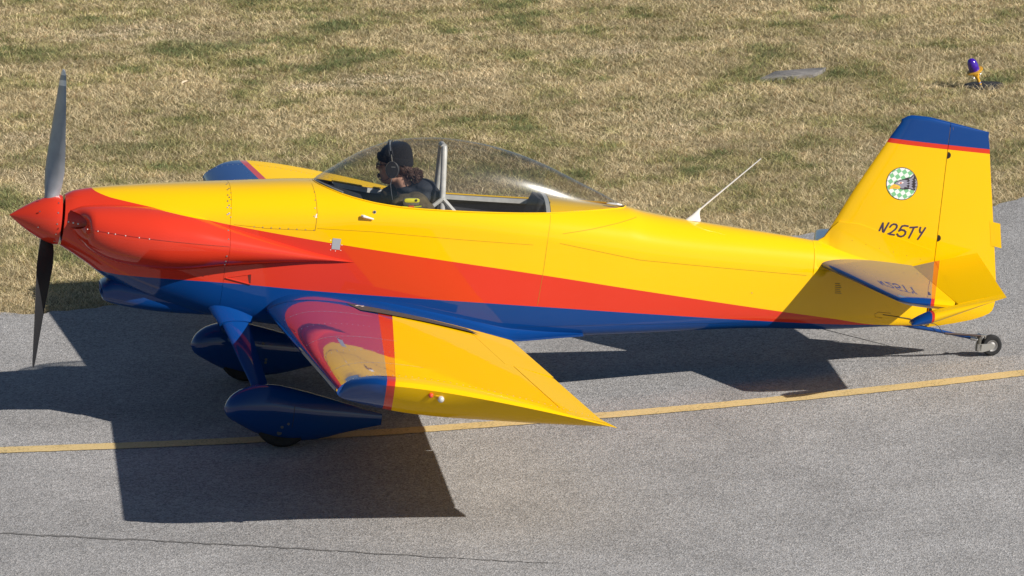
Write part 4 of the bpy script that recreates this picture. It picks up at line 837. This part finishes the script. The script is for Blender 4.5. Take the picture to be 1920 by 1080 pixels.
# ---- tail wheel
g = G(); g.tube([(5.46, 0, -0.120), (5.66, 0, -0.146), (5.80, 0, -0.158), (5.97, 0, -0.178), (6.035, 0, -0.186)], [0.017, 0.016, 0.012, 0.0095, 0.0085], 10); sp = part(g.build('tail_spring', PB))
g = G(); g.tube([(6.022, 0, -0.185), (6.058, 0, -0.189)], 0.012, 10); g.tube([(6.055, 0, -0.188), (6.075, 0, -0.19)], 0.010, 8); g.build('spring_socket', STEEL, sp)
fk = G(); fk.tube([(6.082, 0, -0.165), (6.082, 0, -0.262)], 0.0165, 12); fork = part(fk.build('tail_wheel_fork', pbr('fork_steel', (0.16, 0.15, 0.13), 0.5, 0.7)))
for y in (-0.034, 0.034):
    g = G(); g.add([(6.082, y, -0.213), (6.082, y, -0.262), (6.115, y, -0.258), (6.165, y, -0.238), (6.178, y, -0.222), (6.170, y, -0.206), (6.15, y, -0.203)] + [(6.082, y * 0.85, -0.213), (6.082, y * 0.85, -0.262), (6.115, y * 0.85, -0.258), (6.165, y * 0.85, -0.238), (6.178, y * 0.85, -0.222), (6.170, y * 0.85, -0.206), (6.15, y * 0.85, -0.203)],
        [tuple(range(7)), tuple(range(13, 6, -1))] + [(i, (i + 1) % 7, 7 + (i + 1) % 7, 7 + i) for i in range(7)]); g.build('fork_arm', pbr('fork_aluminium', (0.42, 0.41, 0.38), 0.45, 0.6), fork)
g = G(); g.box((6.082, 0, -0.235), (0.012, 0.034, 0.02)); g.build('fork_crown', STEEL, fork)
g = G(); g.tube([(6.082, -0.03, -0.160), (6.082, 0.03, -0.160)], 0.007, 8); g.tube([(6.115, -0.012, -0.155), (6.115, -0.012, -0.18)], 0.006, 8); g.box((6.09, 0, -0.162), (0.03, 0.012, 0.005)); g.build('steering_arm', STEEL, fork)
tw = np.array([6.163, 0, -0.2165]); g = G(); g.lathe([(0.034, -0.022), (0.045, -0.028), (0.057, -0.026), (0.064, -0.016), (0.0665, 0), (0.064, 0.016), (0.057, 0.026), (0.045, 0.028), (0.034, 0.022)], tw, (0, 1, 0), 32); twh = part(g.build('tail_wheel', TYRE))
g = G(); g.lathe([(0.0, -0.030), (0.008, -0.031), (0.012, -0.022), (0.022, -0.018), (0.030, -0.022), (0.036, -0.024), (0.036, 0.024), (0.03, 0.022), (0.012, 0.022), (0, 0.030)], tw, (0, 1, 0), 24); g.build('rim', RIM, twh)
g = G(); g.tube([(5.752, -0.03, -0.112), (5.775, -0.03, -0.113), (5.80, -0.032, -0.125), (5.825, -0.034, -0.155), (5.845, -0.034, -0.166)], 0.0024, 6); part(g.build('steering_cable', DARK))
g = G(); g.tube([(5.845, -0.034, -0.166), (6.08, -0.03, -0.160)], 0.0075, 10); part(g.build('steering_spring', pbr('spring_dark', (0.06, 0.04, 0.035), 0.5, 0.5)))
# rudder cable on the side and ventral antenna wire
a, b_ = px(1652, 587), px(1708, 604); g = G(); g.tube([(a[0], ysurf(*a) - 0.001, a[1]), (5.60, ysurf(5.6, -0.085) - 0.004, -0.09), (5.70, -0.035, -0.115)], 0.0022, 6); rc = part(g.build('rudder_cable', DARK))
g = G(); pts = [(a[0] - 0.06 + 0.028 * (1 - math.cos(t)) * 0.5 - 0.014, a[1] + 0.0) for t in (0,)]
g.tube([(a[0] + 0.05, ysurf(a[0] + 0.05, a[1] + 0.012) - 0.001, a[1] + 0.012), (a[0] - 0.03, ysurf(a[0] - 0.03, a[1] + 0.014) - 0.001, a[1] + 0.014), (a[0] - 0.055, ysurf(a[0] - 0.05, a[1]) - 0.001, a[1]), (a[0] - 0.045, ysurf(a[0] - 0.045, a[1] - 0.018) - 0.001, a[1] - 0.018), (a[0] + 0.0, ysurf(a[0], a[1] - 0.022) - 0.001, a[1] - 0.022)], 0.0016, 5); g.build('cable_fairlead', SEAM, rc)
g = G(); g.tube([(5.02, 0, -0.212), (5.10, 0, -0.222), (5.62, 0, -0.30)], 0.0022, 6); g.box((5.02, 0, -0.214), (0.03, 0.012, 0.008)); part(g.build('belly_wire_antenna', DARK))

# ================================================================== PILOT
def place(o, anchor):
    o.location = b2w(anchor); o.rotation_euler = (0, TH, YAWP); return o
PA = (2.40, 0.0, -0.15)
def rel(v): return [tuple(np.asarray(q, float) - np.array(PA)) for q in v]
SKIN = pbr('skin', (0.55, 0.30, 0.21), 0.55, var=0.08, scale=60, spec=0.35); HAIR = pbr('auburn_hair', (0.085, 0.040, 0.025), 0.45, var=0.5, scale=90, bump=0.6, bscale=260)
KNIT = pbr('black_knit', (0.009, 0.009, 0.012), 0.9, bump=0.6, bscale=380, var=0.2, scale=200); VEST = pbr('slate_vest', (0.018, 0.021, 0.030), 0.8, bump=0.3, bscale=40, var=0.2)
BROWN = pbr('olive_brown_sleeve', (0.085, 0.062, 0.032), 0.85, bump=0.5, bscale=35, var=0.3, scale=30)
HC = np.array([2.290, 0.0, 0.535]); YAW = math.radians(17)
cyw, syw = math.cos(YAW), math.sin(YAW); PIT = math.radians(6)
def hd(p):            # head-local (forward, right, up) -> body frame
    f_, r_, u_ = p; f2, u2 = f_ * math.cos(PIT) + u_ * math.sin(PIT), -f_ * math.sin(PIT) + u_ * math.cos(PIT)
    return HC + np.array([-f2 * cyw + r_ * syw, r_ * cyw + f2 * syw, u2])
def remesh(g, name, mat, vox, smooth_it=3):
    tmp = g.build('tmp', mat); md = tmp.modifiers.new('r', 'REMESH'); md.mode = 'VOXEL'; md.voxel_size = vox
    s_ = tmp.modifiers.new('s', 'SMOOTH'); s_.iterations = smooth_it; s_.factor = 0.5
    dg = bpy.context.evaluated_depsgraph_get(); me2 = bpy.data.meshes.new_from_object(tmp.evaluated_get(dg)); me2.name = name
    for p_ in me2.polygons: p_.use_smooth = True
    bpy.data.objects.remove(tmp, do_unlink=True); o2 = bpy.data.objects.new(name, me2); COL.objects.link(o2)
    if not me2.materials: me2.materials.append(mat)
    return o2
def ghead(g):
    def e(c, r):
        n0 = len(g.v); g.ball((0, 0, 0), r, 20, 14); g.v[n0:] = [tuple(hd(np.array(c) + np.array(q))) for q in g.v[n0:]]
    e((0.0, 0, 0.025), (0.098, 0.078, 0.098)); e((0.035, 0, -0.045), (0.060, 0.058, 0.075)); e((0.062, 0, -0.085), (0.030, 0.034, 0.032)); e((0.02, 0, -0.07), (0.055, 0.054, 0.045))
    e((0.094, 0, -0.022), (0.016, 0.011, 0.017)); e((0.088, 0, -0.004), (0.013, 0.009, 0.026)); e((0.083, 0, 0.028), (0.018, 0.05, 0.013)); e((0.087, 0, -0.058), (0.012, 0.022, 0.007)); e((0.084, 0, -0.070), (0.012, 0.019, 0.007))
    for s_ in (-1, 1): e((0.055, s_ * 0.04, -0.025), (0.024, 0.02, 0.022)); e((-0.008, s_ * 0.078, -0.012), (0.018, 0.008, 0.030))
g = G(); ghead(g)
g.tube([hd((-0.02, 0, -0.06)), (2.365, 0, 0.405), (2.40, 0, 0.33)], [0.050, 0.054, 0.075], 16)
g.ball((2.42, 0, 0.27), (0.105, 0.165, 0.10)); g.ball((2.43, 0, 0.12), (0.105, 0.15, 0.16)); g.ball((2.44, 0, -0.08), (0.12, 0.17, 0.10))
ARM = {}
for s_ in (-1, 1):
    sh, el, wr = (2.425, s_ * 0.185, 0.315), (2.37, s_ * 0.235, 0.06), (2.17, s_ * 0.10, 0.03); ARM[s_] = (sh, el, wr)
    g.tube([(2.42, s_ * 0.1, 0.32), sh, el, wr], [0.06, 0.055, 0.043, 0.027], 12); g.ball(sh, 0.056)
    g.ball((2.13, s_ * 0.095, 0.03), (0.045, 0.018, 0.04))
    for k in range(4): g.tube([(2.11, s_ * 0.095, 0.055 - 0.018 * k), (2.078, s_ * 0.075, 0.052 - 0.018 * k), (2.085, s_ * 0.05, 0.050 - 0.018 * k)], [0.009, 0.0085, 0.007], 8)
    g.tube([(2.14, s_ * 0.085, 0.062), (2.115, s_ * 0.065, 0.072), (2.095, s_ * 0.055, 0.066)], [0.010, 0.009, 0.008], 8)
    g.tube([(2.44, s_ * 0.09, -0.10), (2.05, s_ * 0.12, -0.06), (1.72, s_ * 0.12, -0.26)], [0.085, 0.062, 0.04], 12); g.tube([(1.72, s_ * 0.12, -0.26), (1.64, s_ * 0.12, -0.24), (1.61, s_ * 0.12, -0.18)], [0.038, 0.036, 0.02], 10)
g.v = rel(g.v)
body = remesh(g, 'person', SKIN, 0.0065, 3); place(body, PA)
tag(body, 'pilot in black knit beanie, sunglasses and brown jacket seated under the bubble canopy', 'person')
# jacket, vest, trousers
def cloth(name, g, mat, vox=0.008): g.v = rel(g.v); o2 = remesh(g, name, mat, vox, 4); o2.parent = body; return o2
g = G(); g.ball((2.42, 0, 0.275), (0.128, 0.185, 0.115)); g.ball((2.43, 0, 0.11), (0.125, 0.172, 0.18)); 
for s_ in (-1, 1):
    sh, el, wr = ARM[s_]; g.tube([(2.42, s_ * 0.1, 0.335), (sh[0], sh[1], sh[2] + 0.01), el, wr], [0.076, 0.080, 0.064, 0.042], 14); g.ball((sh[0] - 0.01, sh[1] * 1.03, sh[2] + 0.02), 0.080); g.ball((sh[0] - 0.05, sh[1], sh[2] + 0.055), (0.085, 0.055, 0.030)); g.ball((sh[0] - 0.09, sh[1] * 1.08, sh[2] + 0.005), (0.085, 0.06, 0.055)); g.ball((sh[0] + 0.05, sh[1], sh[2] - 0.01), (0.06, 0.055, 0.06))
cloth('jacket', g, BROWN)
g = G(); g.ball((2.45, 0, 0.28), (0.120, 0.135, 0.135)); g.ball((2.44, 0, 0.10), (0.130, 0.150, 0.17)); g.ball((2.46, 0.0, 0.395), (0.105, 0.105, 0.055)); g.ball((2.48, 0, 0.36), (0.07, 0.13, 0.075)); g.ball((2.39, 0, 0.395), (0.085, 0.085, 0.038)); g.ball((2.475, 0, 0.425), (0.085, 0.115, 0.045))
cloth('vest', g, VEST)
g = G()
for s_ in (-1, 1): g.tube([(2.44, s_ * 0.09, -0.10), (2.05, s_ * 0.12, -0.06), (1.75, s_ * 0.12, -0.24)], [0.10, 0.075, 0.055], 12)
g.ball((2.45, 0, -0.07), (0.135, 0.185, 0.10)); cloth('trousers', g, pbr('dark_trousers', (0.02, 0.02, 0.026), 0.85))
# beanie with turned-up cuff
def hv(g, n0): g.v[n0:] = [tuple(np.array(hd(q)) - np.array(PA)) for q in g.v[n0:]]
g = G(); R = []
TL = math.radians(-12)
for t in np.linspace(0, 1, 14):
    zz = 0.028 + 0.124 * math.sin(t * math.pi / 2) ** 1.1; k = max(math.cos(t * math.pi / 2), 0.0) ** 0.86; rr_ = []
    for i in range(72):
        a = 2 * math.pi * i / 72; fold = 1 + 0.045 * math.sin(6 * a + 2 + 2 * t) * t ** 0.7 + 0.012 * math.sin(36 * a); rr_.append((0.106 * k * math.cos(a) * fold - 0.048 * t ** 1.2 + 0.003, 0.088 * k * math.sin(a) * fold, zz + 0.0))
    R.append(rr_)
def tilt(p): x, y, z = p; return (x * math.cos(TL) - z * math.sin(TL) * 0, y, z + x * 0.16)
R = [[tilt(p) for p in r] for r in R]; g.grid(R, True); hv(g, 0); be = g.build('beanie', KNIT, body)
g = G(); R = []
for dz, k in ((-0.002, 0.985), (-0.004, 1.03), (0.004, 1.065), (0.022, 1.07), (0.036, 1.05), (0.040, 0.99)):
    R.append([tilt((0.106 * k * math.cos(2 * math.pi * i / 60) * (1 + 0.006 * (i % 2)) + 0.003, 0.088 * k * math.sin(2 * math.pi * i / 60) * (1 + 0.006 * (i % 2)), 0.018 + dz)) for i in range(60)])
g.grid(R, True); hv(g, 0); g.build('beanie_cuff', KNIT, body)
# hair gathered low behind the neck
g = G(); g.ball((0, 0, 0), 1.0, 6, 4); g.v, g.f = [], []
def hb(c, r): n0 = len(g.v); g.ball(c, r, 14, 9); hv(g, n0)
hb((-0.050, 0, -0.010), (0.052, 0.078, 0.055)); hb((-0.010, -0.062, 0.004), (0.05, 0.018, 0.022)); hb((-0.01, 0.062, 0.004), (0.05, 0.018, 0.022)); hb((-0.085, -0.008, -0.045), (0.036, 0.045, 0.04))
for k in range(26):
    a, r_ = random.uniform(0, 6.28), random.uniform(0.006, 0.032); hb((-0.128 + r_ * math.cos(a) * 1.15, -0.012 + random.uniform(-0.03, 0.03), -0.058 + r_ * math.sin(a)), (random.uniform(.010, .016), random.uniform(.010, .016), random.uniform(.009, .015)))
hair = g.build('hair', HAIR, body, smooth=80)
g = G()
for k in range(60):
    a = random.uniform(0, 6.28); y = random.uniform(-0.045, 0.02); p0 = np.array((-0.125 + 0.03 * math.cos(a), y - 0.012, -0.055 + 0.03 * math.sin(a))); cv = [p0 + 0.016 * np.array((math.cos(a + t * 2.2), 0.2 * math.sin(3 * t), math.sin(a + t * 2.2))) for t in np.linspace(0, 1.6, 6)]
    n0 = len(g.v); g.tube(cv, 0.0022, 5, False); hv(g, n0)
for k in range(50):
    y = random.uniform(-0.08, -0.05); x = random.uniform(-0.07, 0.01); n0 = len(g.v); g.tube([(x, y * 0.98 - 0.004, 0.012), (x - 0.02, y * 0.95, -0.01 + random.uniform(-.01, .01)), (x - 0.05, y * 0.75, -0.035 + random.uniform(-.012, .012))], [0.002, 0.002, 0.0014], 4, False); hv(g, n0)
g.build('hair_curls', HAIR, hair, smooth=80)
# sunglasses
g = G()
for s_ in (-1, 1):
    n0 = len(g.v); R = []
    for dx in (0.0, 0.004): R.append([(0.106 + dx - 0.35 * (0.034 + 0.024 * abs(math.cos(a)) * 0) * 0, s_ * 0.034 + 0.029 * math.cos(a), -0.001 + 0.023 * math.sin(a)) for a in np.linspace(0, 2 * math.pi, 18, endpoint=False)])
    g.grid(R, True, True, True); g.tube([(0.107, s_ * 0.062, 0.010), (0.088, s_ * 0.076, 0.010), (0.03, s_ * 0.080, 0.008), (-0.005, s_ * 0.080, 0.004)], 0.0042, 6); hv(g, n0)
n0 = len(g.v); g.tube([(0.101, -0.012, 0.006), (0.106, 0, 0.009), (0.101, 0.012, 0.006)], 0.0024, 6); hv(g, n0); g.build('sunglasses', pbr('sunglass_frame', (0.02, 0.012, 0.010), 0.2, coat=0.8), body)
# headset: a thing of its own, worn on the head
hsE = bpy.data.objects.new('headset', None); COL.objects.link(hsE); place(hsE, PA); tag(hsE, 'black aviation headset worn over the pilot beanie, with boom microphone', 'headset')
BLK = pbr('headset_black', (0.016, 0.016, 0.019), 0.28, coat=0.6); SIL = pbr('headset_silver', (0.50, 0.49, 0.47), 0.3, 0.8)
for s_ in (-1, 1):
    g = G(); R = []
    for dy, k in ((0.070, 0.80), (0.072, 0.98), (0.085, 1.0), (0.089, 0.86), (0.091, 0.90), (0.106, 0.90), (0.112, 0.80), (0.113, 0.0)): R.append([(0.006 + 0.044 * k * math.cos(a), s_ * dy, -0.014 + 0.056 * k * math.sin(a)) for a in np.linspace(0, 2 * math.pi, 28, endpoint=False)])
    g.grid(R, True); hv(g, 0); cup = g.build('ear_cup', BLK, hsE)
    g = G(); g.tube([(0.006 + 0.0395 * math.cos(a), s_ * 0.108, -0.014 + 0.0505 * math.sin(a)) for a in np.linspace(0, 2 * math.pi, 29)], 0.0016, 6, False); hv(g, 0); g.build('cup_ring', pbr('ring_grey', (0.30, 0.29, 0.28), 0.3, 0.6), cup)
    if s_ < 0:
        g = G(); g.box((-0.004, -0.114, 0.004), (0.012, 0.0006, 0.0022)); hv(g, 0); g.build('cup_logo', SIL, cup)
    g = G(); g.tube([(0.004, s_ * 0.100, 0.026), (0.008, s_ * 0.104, 0.050), (0.012, s_ * 0.103, 0.078)], 0.0034, 8); hv(g, 0); g.build('yoke', SIL, hsE)
g = G(); A_ = []
for off_ in (-0.010, 0.010):
    g.tube([(0.012 + off_ + 0.02 * math.sin(a), 0.103 * math.cos(a), 0.070 + 0.082 * math.sin(a)) for a in np.linspace(0, math.pi, 22)], 0.0036, 7)
hv(g, 0); g.build('headband', BLK, hsE)
g = G(); g.tube([(0.012 + 0.02 * math.sin(a), 0.103 * math.cos(a), 0.073 + 0.0845 * math.sin(a)) for a in np.linspace(math.pi * 0.62, math.pi * 0.90, 8)], 0.0052, 6); hv(g, 0); g.build('band_slider', SIL, hsE)
g = G(); g.tube([(0.012, -0.108, -0.058), (0.050, -0.085, -0.085), (0.092, -0.045, -0.084), (0.100, -0.02, -0.075)], 0.0024, 6); n1 = len(g.v); g.ball((0.101, -0.012, -0.066), (0.009, 0.012, 0.016)); hv(g, 0); g.build('boom_microphone', BLK, hsE)
g = G(); g.tube([(0.005, -0.106, -0.062), (0.012, -0.115, -0.10), (0.004, -0.125, -0.15), (-0.004, -0.12, -0.20)], 0.002, 6); hv(g, 0); g.build('headset_cable', pbr('cable_grey', (0.13, 0.13, 0.14), 0.5), hsE)
# yellow radio beacon strapped to the left shoulder
bc = np.array([2.365, -0.272, 0.366]); be_ = bpy.data.objects.new('radio_beacon', None); COL.objects.link(be_); be_.location = b2w(bc); be_.rotation_euler = (0, TH - 0.10, YAWP); tag(be_, 'yellow and grey handheld radio beacon strapped on the pilot jacket', 'radio')
def rbox(h, r=0.5, c=(0, 0, 0)):
    g = G(); rings = []
    for t in np.linspace(-1, 1, 7): e = (1 - abs(t) ** 5) ** 0.4 * 0.2 + 0.8; rings.append([(c[0] + h[0] * e * math.copysign(abs(math.cos(a)) ** r, math.cos(a)), c[1] + h[1] * t, c[2] + h[2] * e * math.copysign(abs(math.sin(a)) ** r, math.sin(a))) for a in np.linspace(0, 2 * math.pi, 24, endpoint=False)])
    return g.grid(rings, True, True, True)
rbox((0.050, 0.015, 0.024)).build('case', pbr('beacon_grey', (0.16, 0.15, 0.12), 0.5), be_)
rbox((0.046, 0.006, 0.013), 0.5, (0.004, -0.012, 0.010)).build('face_cover', pbr('hi_vis_yellow', (0.72, 0.68, 0.03), 0.45), be_)
g = G(); g.disc((0.028, -0.019, 0.012), (0, -1, 0), 0.008, 0.003, 14); g.build('button', DARK, be_)
g = G(); g.grid([[(x, -0.012, -0.033 + 0.10 * max(x, 0) ** 1.5 * 2) for x in np.linspace(-0.055, 0.062, 10)], [(x, -0.014, -0.024 + 0.10 * max(x, 0) ** 1.5 * 2) for x in np.linspace(-0.055, 0.062, 10)]]); g.build('strap', pbr('hi_vis_strap', (0.66, 0.72, 0.04), 0.6), be_)
g = G(); g.box((0.0, -0.0155, -0.0265), (0.017, 0.002, 0.005)); g.build('strap_patch', pbr('orange_patch', (0.75, 0.14, 0.03), 0.6), be_)

# ================================================================== TAXIWAY EDGE LIGHT, SLAB, DEBRIS
lt = bpy.data.objects.new('taxiway_light', None); COL.objects.link(lt); lt.location = (lp[0], lp[1], -0.02); lt.rotation_euler = (math.radians(4), math.radians(-24), 0.3)
tag(lt, 'leaning taxiway edge light with blue lens and yellow stem in the grass', 'light')
LY = pbr('light_yellow', (0.70, 0.36, 0.03), 0.4, var=0.15, scale=60, coat=0.3); LB = pbr('blue_lens_glass', (0.045, 0.008, 0.30), 0.12, coat=1.0)
def lath(name, prof, mat, seg=24): return G().lathe(prof, seg=seg).build(name, mat, lt)
lath('stem', [(0, 0), (0.013, 0), (0.013, 0.075), (0.020, 0.078), (0.020, 0.10), (0, 0.10)], LY, 16); lath('stem_band', [(0.0136, 0.020), (0.0136, 0.030)], pbr('blue_band', (0.12, 0.22, 0.5), 0.5), 16)
lath('coupling', [(0, 0.098), (0.027, 0.098), (0.031, 0.104), (0.031, 0.128), (0.024, 0.130), (0, 0.130)], LY, 6)
lath('flange', [(0, 0.128), (0.055, 0.130), (0.068, 0.134), (0.068, 0.140), (0.048, 0.146), (0, 0.146)], LY, 28)
lath('lens', [(0.044, 0.145), (0.044, 0.175), (0.0455, 0.180), (0.044, 0.186), (0.042, 0.205), (0.036, 0.228), (0.025, 0.243), (0.012, 0.250), (0, 0.252)], LB, 28)
for s_ in (-1, 1): G().disc((s_ * 0.034, -0.004, 0.088), (1, 0, 0), 0.007, 0.012, 8).build('clamp_screw', STEEL, lt)
g = G(); R = []
for r_, z in ((0.0, 0.004), (0.10, 0.004), (0.155, 0.0), (0.17, -0.012), (0.17, -0.03)): R.append([(lp[0] + 0.03 + r_ * math.cos(a) * (1 + 0.05 * math.sin(3 * a)), lp[1] - 0.0 + r_ * 1.1 * math.sin(a), z - 0.018) for a in np.linspace(0, 2 * math.pi, 32, endpoint=False)])
g.grid(R, True); tag(g.build('light_base', pbr('black_base_plate', (0.022, 0.022, 0.024), 0.75, var=0.4, scale=30, bump=0.5, bscale=80)), 'round black base plate set in the grass under the blue light', 'base plate')
g = G(); R = []
for k, z in ((1.0, -0.03), (1.0, -0.004), (0.97, 0.0)):
    cx_, cy_ = (sp0[0] + sp1[0]) / 2, 10.62; hx_, hy_ = (sp1[0] - sp0[0]) / 2, 0.15; cr = [(-1, -1), (-0.3, -1.05), (0.4, -0.98), (1, -0.9), (1.04, 0.3), (0.95, 1), (0.2, 1.06), (-0.5, 0.97), (-1.02, 0.9), (-0.98, 0)]; R.append([(cx_ + a * hx_ * k + 0.10 * b2, cy_ + b2 * hy_ * k, z) for a, b2 in cr])
g.grid(R, True, False, True); tag(g.build('concrete_slab', CONC), 'flat grey concrete slab sunk into the dry grass', 'slab')
# a few fallen leaves and pebbles that the picture shows as specks
for u, v, nm, lab, cl, sz in ((348, 158, 'fallen_leaf', 'pale dry leaf lying beside the dark green grass patch', (0.62, 0.50, 0.34), 0.045), (697, 281, 'fallen_leaf', 'dark brown leaf on the dry grass near the canopy', (0.10, 0.035, 0.02), 0.03)):
    p = ground(u, v); a = 0.6; P_ = [(-1, 0, 0), (-0.4, 0.45, 0.25), (0.4, 0.4, 0.3), (1, 0, 0.15), (0.4, -0.4, 0.3), (-0.4, -0.45, 0.2), (0, 0, 0.05)]
    g = G(); g.add([(sz * (x * math.cos(a) - y * math.sin(a)), sz * (x * math.sin(a) + y * math.cos(a)), sz * z * 1.4 + 0.012) for x, y, z in P_], [(0, 1, 6), (1, 2, 6), (2, 3, 6), (3, 4, 6), (4, 5, 6), (5, 0, 6)])
    tag(g.build(nm, pbr('dry_leaf', cl, 0.8), smooth=0, loc=(p[0], p[1], 0.0)), lab, 'leaf')
